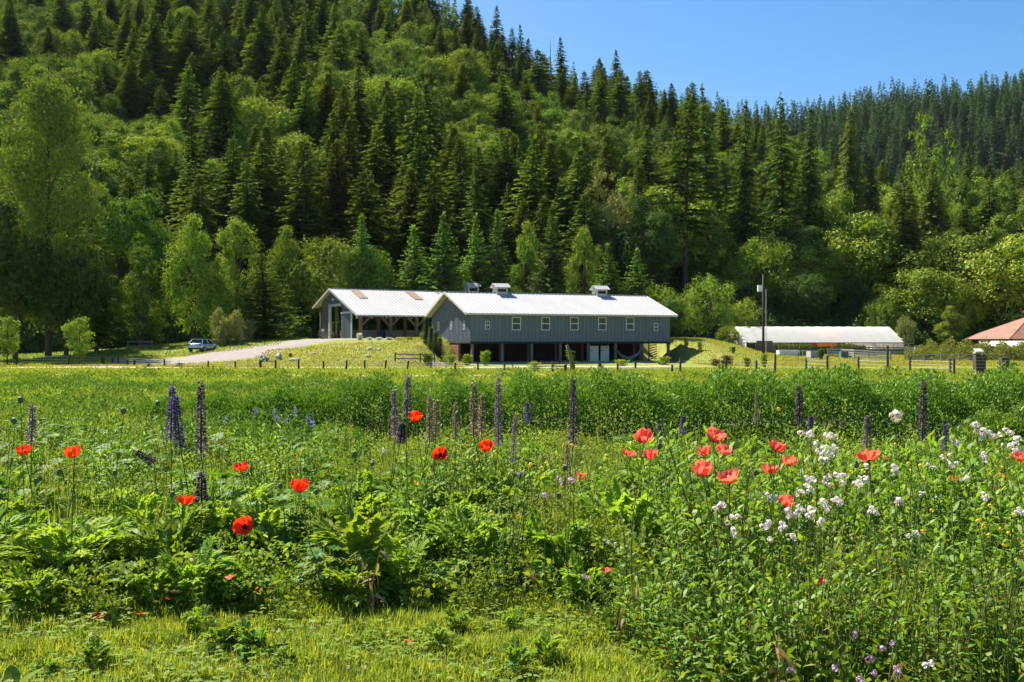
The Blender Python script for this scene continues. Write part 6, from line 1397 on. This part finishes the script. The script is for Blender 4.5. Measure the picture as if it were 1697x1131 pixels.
for i, (px, py) in enumerate(buds):
    D = 6.9 + (i * 37 % 10) / 10 * 1.4; D = max(D, float(edge(px)) + .1); near = min(((abs(px - q[0]) + abs(py - q[1]), q) for q in ((41, 745, 'poppy nearest the left edge'), (123, 749, 'second poppy from the left'), (400, 773, 'poppy by the pale fluffy leaf'), (497, 805, 'ragged wide poppy'), (307, 828, 'poppy below the lupins'), (689, 691, 'highest red poppy'), (730, 749, 'poppy with the dark eye'), (1067, 723, 'coral trio'), (963, 787, 'lone pale coral poppy'), (1182, 760, 'coral group of five'), (1290, 760, 'three coral poppies'), (1440, 753, 'wide coral poppy at right'), (590, 755, 'gap between the red groups'))), key=lambda q: q[0])[1]
    side = 'upper left' if px < near[0] and py < near[1] else 'lower left' if px < near[0] else 'upper right' if py < near[1] else 'lower right'
    t, top = flower_at(px, py + 8, D, 'green poppy seed pod, %s of the %s' % (side, near[2]), 'seed pod', 'poppy_pod'); queue_label('bed', t, px, py, 'green poppy seed pod')
    g = G(); stem_to(g, top, (0, 0, 0), .0032, .0022, i + 50); g.obj('stem', STEM, t)
    for m_, nm in ((POD, 'pod'), (PODC, 'crown_disc')): o = bpy.data.objects.new(nm, m_); COL.objects.link(o); o.parent = t; o.matrix_local = Matrix.Translation(top) @ Matrix.Rotation(rg.normal(0, .35), 4, 'X') @ Matrix.Scale(1.35 if nm == 'pod' else 1.2, 4)
# lupin spikes
PUR = petalmat('purple_lupin', (.075, .045, .20), (.22, .11, .40), .35); TAN = petalmat('faded_tan_lupin', (.22, .16, .10), (.38, .30, .20), .25); MAU = petalmat('faded_mauve_lupin', (.16, .12, .16), (.34, .27, .27), .3); DKP = petalmat('dark_plum_lupin', (.060, .035, .065), (.18, .10, .17), .3)
def spike_mesh(seed, m):
    rg = np.random.default_rng(seed); g = G(); n = 620; t = rg.random(n); az = np.floor(t * 24) * 1.1 + np.round(rg.random(n) * 6) * 1.05 + rg.normal(0, .15, n); t2 = (np.floor(t * 24) + rg.normal(0, .8, n)) / 24
    r_ = .025 * rg.uniform(.4, 1.05, n) * (1.2 - .95 * np.clip(t2, 0, 1)) ; P = np.column_stack([np.cos(az) * r_, np.sin(az) * r_, t2]); d = np.column_stack([np.cos(az), np.sin(az), .9 + rg.normal(0, .5, n)])
    g.kites(P * [1, 1, 1], d, rg.normal(size=(n, 3)), .024, .020, tint=rg.random(n), bend=.25, wid=.55)
    g.tube([(0, 0, 0), (0, 0, .3), (0, 0, .7), (0, 0, 1)], [.006, .006, .004, .002], 5, tint=.1); return g
def lupin(px, y0, y1, D, m_, lab, tilt=0, w=1.):
    t, top = flower_at(px, y1, D, lab, 'lupin', 'lupin'); h = (y1 - y0) / F * D
    g = G(); stem_to(g, top, (0, 0, 0), .005, .004, int(px)); g.tube([tuple(top), tuple(top + Vector((math.sin(tilt) * h, 0, math.cos(tilt) * h)))], [.004, .0015], 5); g.obj('stem', STEM, t)
    gs = spike_mesh(int(px), m_); V, Q, Mi, T = gs.arr(); V = V * [w * 1.1, w * 1.1, 1]; V[:, 2] *= h
    c, s_ = math.cos(tilt), math.sin(tilt); W_ = np.column_stack([V[:, 0] * c + V[:, 2] * s_, V[:, 1], -V[:, 0] * s_ + V[:, 2] * c]) + np.array(top); g = G(); g.add(W_, Q, 0, T); g.obj('flower_spike', m_, t)
for a in ((283, 641, 728, 8.3, PUR, 'tall purple lupin spike, left of the purple trio', .03, 1.15), (299, 657, 742, 8.2, PUR, 'leaning purple lupin in the middle of the trio', -.1, 1.2), (333, 634, 752, 8.2, DKP, 'tallest dark purple and brown lupin, right of the trio', .0, 1.25), (52, 671, 733, 8.8, MAU, 'greyish mauve lupin above the leftmost poppy', .04, 1.2), (255, 767, 768, 8, DKP, '', 0, .1), (334, 782, 832, 7.6, DKP, 'short dark plum lupin low under the purple trio', 0, 1.3), (290, 752, 764, 8, PUR, '', 0, .1),
          (655, 646, 722, 9.4, MAU, 'faded mauve lupin left of the highest red poppy', -.03, 1.), (675, 624, 690, 9.6, MAU, 'tall faded lupin behind the highest red poppy', .02, 1.2), (663, 700, 735, 8.6, DKP, 'low dark seed spike below the faded lupins', .1, 1.2), (712, 656, 732, 9.2, TAN, 'tan seeded lupin right of the highest red poppy, left of two', 0, 1.), (722, 662, 726, 9.3, TAN, 'tan seeded lupin right of the highest red poppy, right of two', .03, 1.), (755, 668, 728, 9.5, TAN, 'short tan lupin beneath a seed pod in the middle', 0, .9), (785, 632, 724, 9.1, TAN, 'tall tan lupin, left of the pair behind the centre poppy', 0, 1.15), (798, 655, 720, 9.3, TAN, 'shorter tan lupin tucked at the right of the pair', .03, 1.0), (826, 626, 734, 9., MAU, 'tall greyish purple lupin above the right centre poppy', 0, 1.05), (850, 690, 765, 9.4, MAU, 'thin grey seed spike right of the centre pair of poppies', .05, .8), (950, 626, 735, 8.8, DKP, 'dark maroon lupin spike below the leaning snag', 0, 1.), (940, 735, 790, 8.6, TAN, 'thin brown seed spike below the maroon lupin', 0, .7),
          (1325, 640, 702, 9.3, DKP, 'dark plum lupin against the hedge above the first white flowers', 0, 1.15), (1254, 650, 700, 9.8, TAN, 'thin tan spike against the hedge', 0, .7), (1529, 632, 730, 9.2, DKP, 'tall dark grey purple lupin in the hedge gap at right', .02, 1.1), (1437, 690, 742, 9.4, MAU, 'mauve lupin left of the white ball flower', 0, 1.1), (1568, 705, 748, 9.4, PUR, 'short purple lupin between white clusters at far right', 0, 1.), (1344, 690, 718, 9.6, PUR, 'short purple lupin above the leftmost white cluster pair', 0, .9), (875, 668, 700, 10.5, PUR, 'small purple lupin against the dark hedge foot', 0, .9), (1132, 690, 720, 10.5, PUR, 'small purple lupin by the hedge right of the coral trio', 0, .9), (1093, 704, 735, 10, PUR, 'tiny purple spike by the coral trio', 0, .7)):
    if a[5]: lupin(*a)
t, top = flower_at(255, 768, 8.1, 'tilting white tipped lupin falling left of the trio', 'lupin', 'lupin')
lupt = -1.0
g = G(); stem_to(g, top, (0, 0, 0), .005, .004, 3); g.obj('stem', STEM, t); gs = spike_mesh(9, DKP); V, Q, Mi, T = gs.arr(); h = .22; V[:, 2] *= h; c, s_ = math.cos(lupt), math.sin(lupt)
g = G(); g.add(np.column_stack([V[:, 0] * c + V[:, 2] * s_, V[:, 1], -V[:, 0] * s_ + V[:, 2] * c]) + np.array(top), Q, (V[Q[:, 0], 2] > h * .75).astype(int), T); g.obj('flower_spike', [DKP, FLW], t)
# blue haze of small flowers by the left hedge foot
BLU = petalmat('blue_petals', (.12, .12, .40), (.25, .26, .6))
for i in range(9):
    px, py = rg.uniform(350, 520), rg.uniform(680, 702); D = 11 + rg.random(); x = xpx(px, D); t, top = flower_at(px, py, D, 'tiny blue flower spike near the left hedge foot', 'blue flower', 'blue_flower', 'blue flowers near the left hedge foot'); queue_label('bed', t, px, py, 'tiny blue flower spike')
    g = G(); stem_to(g, top, (0, 0, 0), .003, .002, i); g.obj('stem', STEM, t); g = G(); k = 26; g.kites(np.array(top) + rg.normal(0, 1, (k, 3)) * [.012, .012, .03], rg.normal(size=(k, 3)), rg.normal(size=(k, 3)), .02, .014, tint=rg.random(k)); g.obj('blossom', BLU, t)
# white, pink and yellow clusters
WHT = petalmat('white_petals', (.84, .80, .74), (.78, .74, .70), .3); PNK = petalmat('pale_purple_petals', (.52, .30, .52), (.66, .48, .64), .3); YEL = petalmat('yellow_petals', (.80, .52, .02), (.80, .62, .05), .3); CRM = petalmat('cream_petals', (.80, .74, .60), (.70, .66, .5), .3)
def floret_cluster(seed, R_=.030, k=22, fl=.0095):
    rg = np.random.default_rng(seed); g = G(); v = nrm(rg.normal(size=(k, 3)) + [0, 0, .35]); c = v * R_ * rg.uniform(.6, 1.05, k)[:, None] * [1, 1, .9]
    for j in range(4):
        a = j * 1.5708 + np.repeat(rg.random(k) * 0, 1); s1 = nrm(np.cross(v, [.3, .2, 1.])); s2 = np.cross(v, s1); d = s1 * math.cos(j * 1.5708) + s2 * math.sin(j * 1.5708)
        g.strips(c, d, v, fl * rg.uniform(.9, 1.2, k), fl * .95, bend=-.05, nseg=2, prof=[.3, 1, .75], tint=rg.random(k))
    return g
CL = [floret_cluster(600 + i) for i in range(4)]
CLM = {m_.name: [c.mesh('florets', m_) for c in CL] for m_ in (WHT, PNK, YEL, CRM)}
def cluster(px, py, w, m_, lab, cat, name, grp=None, D=None, n=3):
    D = D or float(np.clip((EYE - rg.uniform(.74, .95)) * F / (py - 565.5), edge(px) + .02, 9.3)); t, top = flower_at(px, py + w * .3, D, lab, cat, name, grp)
    sw_ = w / F * D; g = G(); stem_to(g, top, (0, 0, 0), .003, .002, int(px)); cs = []
    for j in range(n):
        o = Vector((rg.normal(0, .25), rg.normal(0, .25), rg.uniform(-.2, .45))) * sw_ if n > 1 else Vector((0, 0, sw_ * .3)); g.tube([tuple(top - Vector((0, 0, sw_ * .8))), tuple(top + o)], [.002, .0012], 3, cap=False); cs.append(top + o)
    g.obj('stem', STEM, t); s0 = sw_ / .064 * (.54 if n > 1 else 1.)
    for c in cs:
        o = bpy.data.objects.new('flower_head', CLM[m_.name][rg.integers(4)]); COL.objects.link(o); o.parent = t; o.matrix_local = Matrix.Translation(c) @ Matrix.Rotation(rg.random() * 6, 4, 'Z') @ Matrix.Scale(s0 * rg.uniform(.85, 1.15), 4)
    if grp: queue_label('bed', t, px, py, {'white_flower': 'white flower cluster', 'yellow_flower': 'tiny yellow flower'}[name])
wh = [(615, 350, 24), (755, 355, 22), (675, 415, 28), (710, 465, 26), (760, 420, 20), (915, 490, 24), (1070, 525, 20), (635, 575, 24), (715, 585, 18), (790, 565, 26), (890, 600, 24), (630, 625, 22), (435, 660, 20), (195, 695, 22), (700, 700, 28), (560, 740, 26), (785, 690, 20), (685, 785, 18), (960, 735, 20), (1080, 680, 19), (255, 770, 20), (435, 790, 24), (510, 805, 20), (255, 835, 19), (445, 870, 15), (550, 860, 16), (1240, 510, 12), (1310, 470, 17), (1350, 505, 20), (1365, 390, 22), (1470, 325, 24), (1505, 355, 24), (1605, 345, 20), (1645, 395, 24), (1500, 465, 20), (1680, 440, 20), (1410, 575, 15), (1520, 655, 17), (1675, 725, 18), (1155, 845, 16), (640, 750, 20), (590, 640, 14), (905, 560, 14), (690, 440, 20), (730, 560, 18), (600, 720, 16), (1185, 650, 11), (1640, 440, 15)]
zones = lambda px, py: ('top right' if px > 1500 and py < 760 else 'right edge' if px > 1590 else 'middle right' if px > 1420 else 'upper left' if py < 770 else 'lower left' if py > 850 else 'centre') 
for i, (zx, zy, w) in enumerate(wh):
    px, py = 1130 + .334 * zx, 600 + .334 * zy; zn = zones(px, py)
    cluster(px, py, w, WHT, 'white four petalled flower cluster in the %s of the white patch' % zn, 'white flower', 'white_flower', 'white flower clusters in the %s of the white patch' % zn, n=4)
cluster(1487, 690, 27, CRM, 'round cream white ball flower standing against the dark hedge gap', 'ball flower', 'ball_flower', D=8.8, n=1)
for px, py, w, lb in ((903, 822, 19, 'pale lilac flower head, lowest of the centre three'), (921, 792, 17, 'left lilac white head of the pair beside the lone coral poppy'), (946, 798, 18, 'right lilac white head of the pair beside the lone coral poppy'), (973, 955, 17, 'single lilac head in the shade at the bed edge'), (1413, 1050, 18, 'lilac head alone above the bottom group'), (1480, 1070, 24, 'top lilac cluster of the bottom right group'), (1442, 1089, 22, 'middle left lilac cluster of the bottom right group'), (1446, 1112, 20, 'lower left lilac cluster of the bottom right group'), (1310, 1104, 21, 'lilac cluster at the bottom, left of all the others'), (1385, 1106, 18, 'small double lilac cluster at the bottom'), (1426, 1123, 20, 'lilac cluster cut by the bottom edge'), (1488, 1110, 20, 'lower right lilac cluster of the bottom right group'), (1530, 1090, 28, 'pale bluish white cluster at bottom right'), (635, 742, 13, 'tiny white fluffy head left of the centre red pair'), (1005, 892, 14, 'small white head right above the dark red petal'), (1020, 902, 10, 'tiny white head beside the small white one above the dark petal'), (860, 783, 11, 'small white head behind the pair of lilac heads')):
    cluster(px, py, w, PNK if 'lilac' in lb else WHT, lb, 'lilac flower' if 'lilac' in lb else 'white flower', 'lilac_flower' if 'lilac' in lb else 'white_flower', n=2, D=(float(edge(px)) - .12 if py > 940 else None))
ye = [(1060, 410), (1010, 475), (1125, 505), (1185, 515), (1140, 540), (840, 545), (900, 540), (745, 610), (655, 695), (1590, 525), (1530, 715), (1500, 815), (1525, 860), (1580, 830), (1650, 760), (1240, 735), (550, 710), (1195, 840), (575, 660), (480, 235), (1470, 790), (1620, 850), (1600, 910), (1660, 985), (1650, 1060)]
for zx, zy in ye:
    px, py = 1130 + .334 * zx, 600 + .334 * zy; cluster(px, py, 8, YEL, 'small yellow flower among the white flowers at right', 'yellow flower', 'yellow_flower', 'small yellow flowers among the white flowers', n=1)
for px, py in ((905, 768), (898, 776), (880, 770), (878, 772), (948, 738), (955, 742), (815, 850), (860, 856), (925, 853), (1025, 1078), (1250, 945), (1455, 975), (35, 1070), (1110, 925), (690, 800)):
    cluster(px, py, 8, YEL, 'small yellow flower in the centre and left of the bed', 'yellow flower', 'yellow_flower', 'small yellow flowers left of the white patch', n=1, D=max(7., float(edge(px)) + .15))
for px, py in ((462, 1065), (716, 1067), (938, 1040), (577, 1128), (605, 1129), (150, 1071), (1235, 1045), (1275, 1045)):
    x, y, z = hit(px, py, 4, 9); t = thing('clover_flower', (x, y, 0), 0, 'white clover blossom on the near lawn', 'clover flower', 'white clover blossoms on the near lawn'); queue_label('bed', t, px, py, 'white clover blossom'); g = G(); g.tube([(0, 0, 0), (0, 0, .07)], .0015, 4); g.obj('stem', STEM, t); o = bpy.data.objects.new('flower_head', CLM[WHT.name][0]); COL.objects.link(o); o.parent = t; o.location = (0, 0, .07); o.scale = (.38,) * 3
ANCH = [(41, 745, 'leftmost scarlet poppy'), (123, 749, 'second scarlet poppy'), (307, 828, 'poppy below the lupins'), (406, 865, 'drooping scarlet poppy'), (497, 805, 'ragged scarlet poppy'), (689, 691, 'highest scarlet poppy'), (730, 749, 'dark eyed poppy'), (806, 739, 'right centre scarlet poppy'), (963, 787, 'lone pale coral poppy'), (1067, 740, 'coral trio'), (1182, 750, 'coral group of five'), (1290, 760, 'three coral poppies'), (1302, 831, 'low coral poppy'), (1440, 753, 'wide coral poppy'), (1487, 690, 'white ball flower'), (1584, 794, 'small right coral poppy'), (1662, 791, 'coral poppy near the right edge'), (1362, 965, 'orange curled leaf'), (973, 955, 'lilac head in shade'), (1310, 1104, 'left bottom lilac cluster'), (1480, 1070, 'top bottom-right lilac cluster'), (236, 1025, 'fallen scarlet petal'), (25, 1115, 'glossy corner leaves'), (381, 957, 'caught orange petal'), (640, 950, 'middle of the bed edge'), (800, 900, 'middle of the front foliage'), (1620, 960, 'right foliage by the edge'), (30, 900, 'left foliage by the edge')]
# broad glossy leaves at the bottom left corner
D = 4.95; t = thing('broadleaf_plant', (xpx(22, D), D, 0), 0, 'two broad glossy green leaves in the bottom left corner', 'plant'); g = G()
for az, L, W, rise in ((2.2, .16, .075, 1.1), (.5, .19, .07, .75), (1.5, .12, .05, 1.2)): arcs(g, [(0, 0, 0.02)], az, rise, L, W, .25, 7, prof=[.12, .6, .9, 1, .95, .8, .45, .04], tint=.6)
g.obj('leaves', L_LANCE, t)
# three bright sapling-like shoots at the right of the bed (large leaves near the lens)
for px, pb, sc in ((1060, 5.75, .78), (1130, 5.3, .7), (1240, 5.2, .75), (1340, 5.0, .75), (1450, 5.0, .8), (1560, 4.9, .8), (1640, 5.0, .85)):
    put('big0', xpx(px, pb), pb, sc)
resolve_labels('bed', ANCH + [(300, 660, 'purple lupin trio'), (950, 640, 'maroon lupin'), (790, 640, 'tan lupin pair')])
for key in PL:
    root, kids = PL[key][2], PL[key][6]
    for k in kids: bpy.data.objects.remove(k)
    bpy.data.objects.remove(root)

# ------------------------------------------------------------------ the air
hz = G(); hz.box((-700, -40, -4), (900, 1000, 330)); hm_ = bpy.data.materials.new('haze'); hm_.use_nodes = True; hn = hm_.node_tree.nodes; hn.clear()
ho = hn.new('ShaderNodeOutputMaterial'); pv = hn.new('ShaderNodeVolumePrincipled'); pv.inputs['Color'].default_value = (.78, .88, 1, 1); pv.inputs['Density'].default_value = .00002; pv.inputs['Anisotropy'].default_value = .2
hm_.node_tree.links.new(pv.outputs[0], ho.inputs['Volume']); tag(hz.obj('haze', hm_), 'thin pale air over the whole valley', 'haze', kind='stuff')
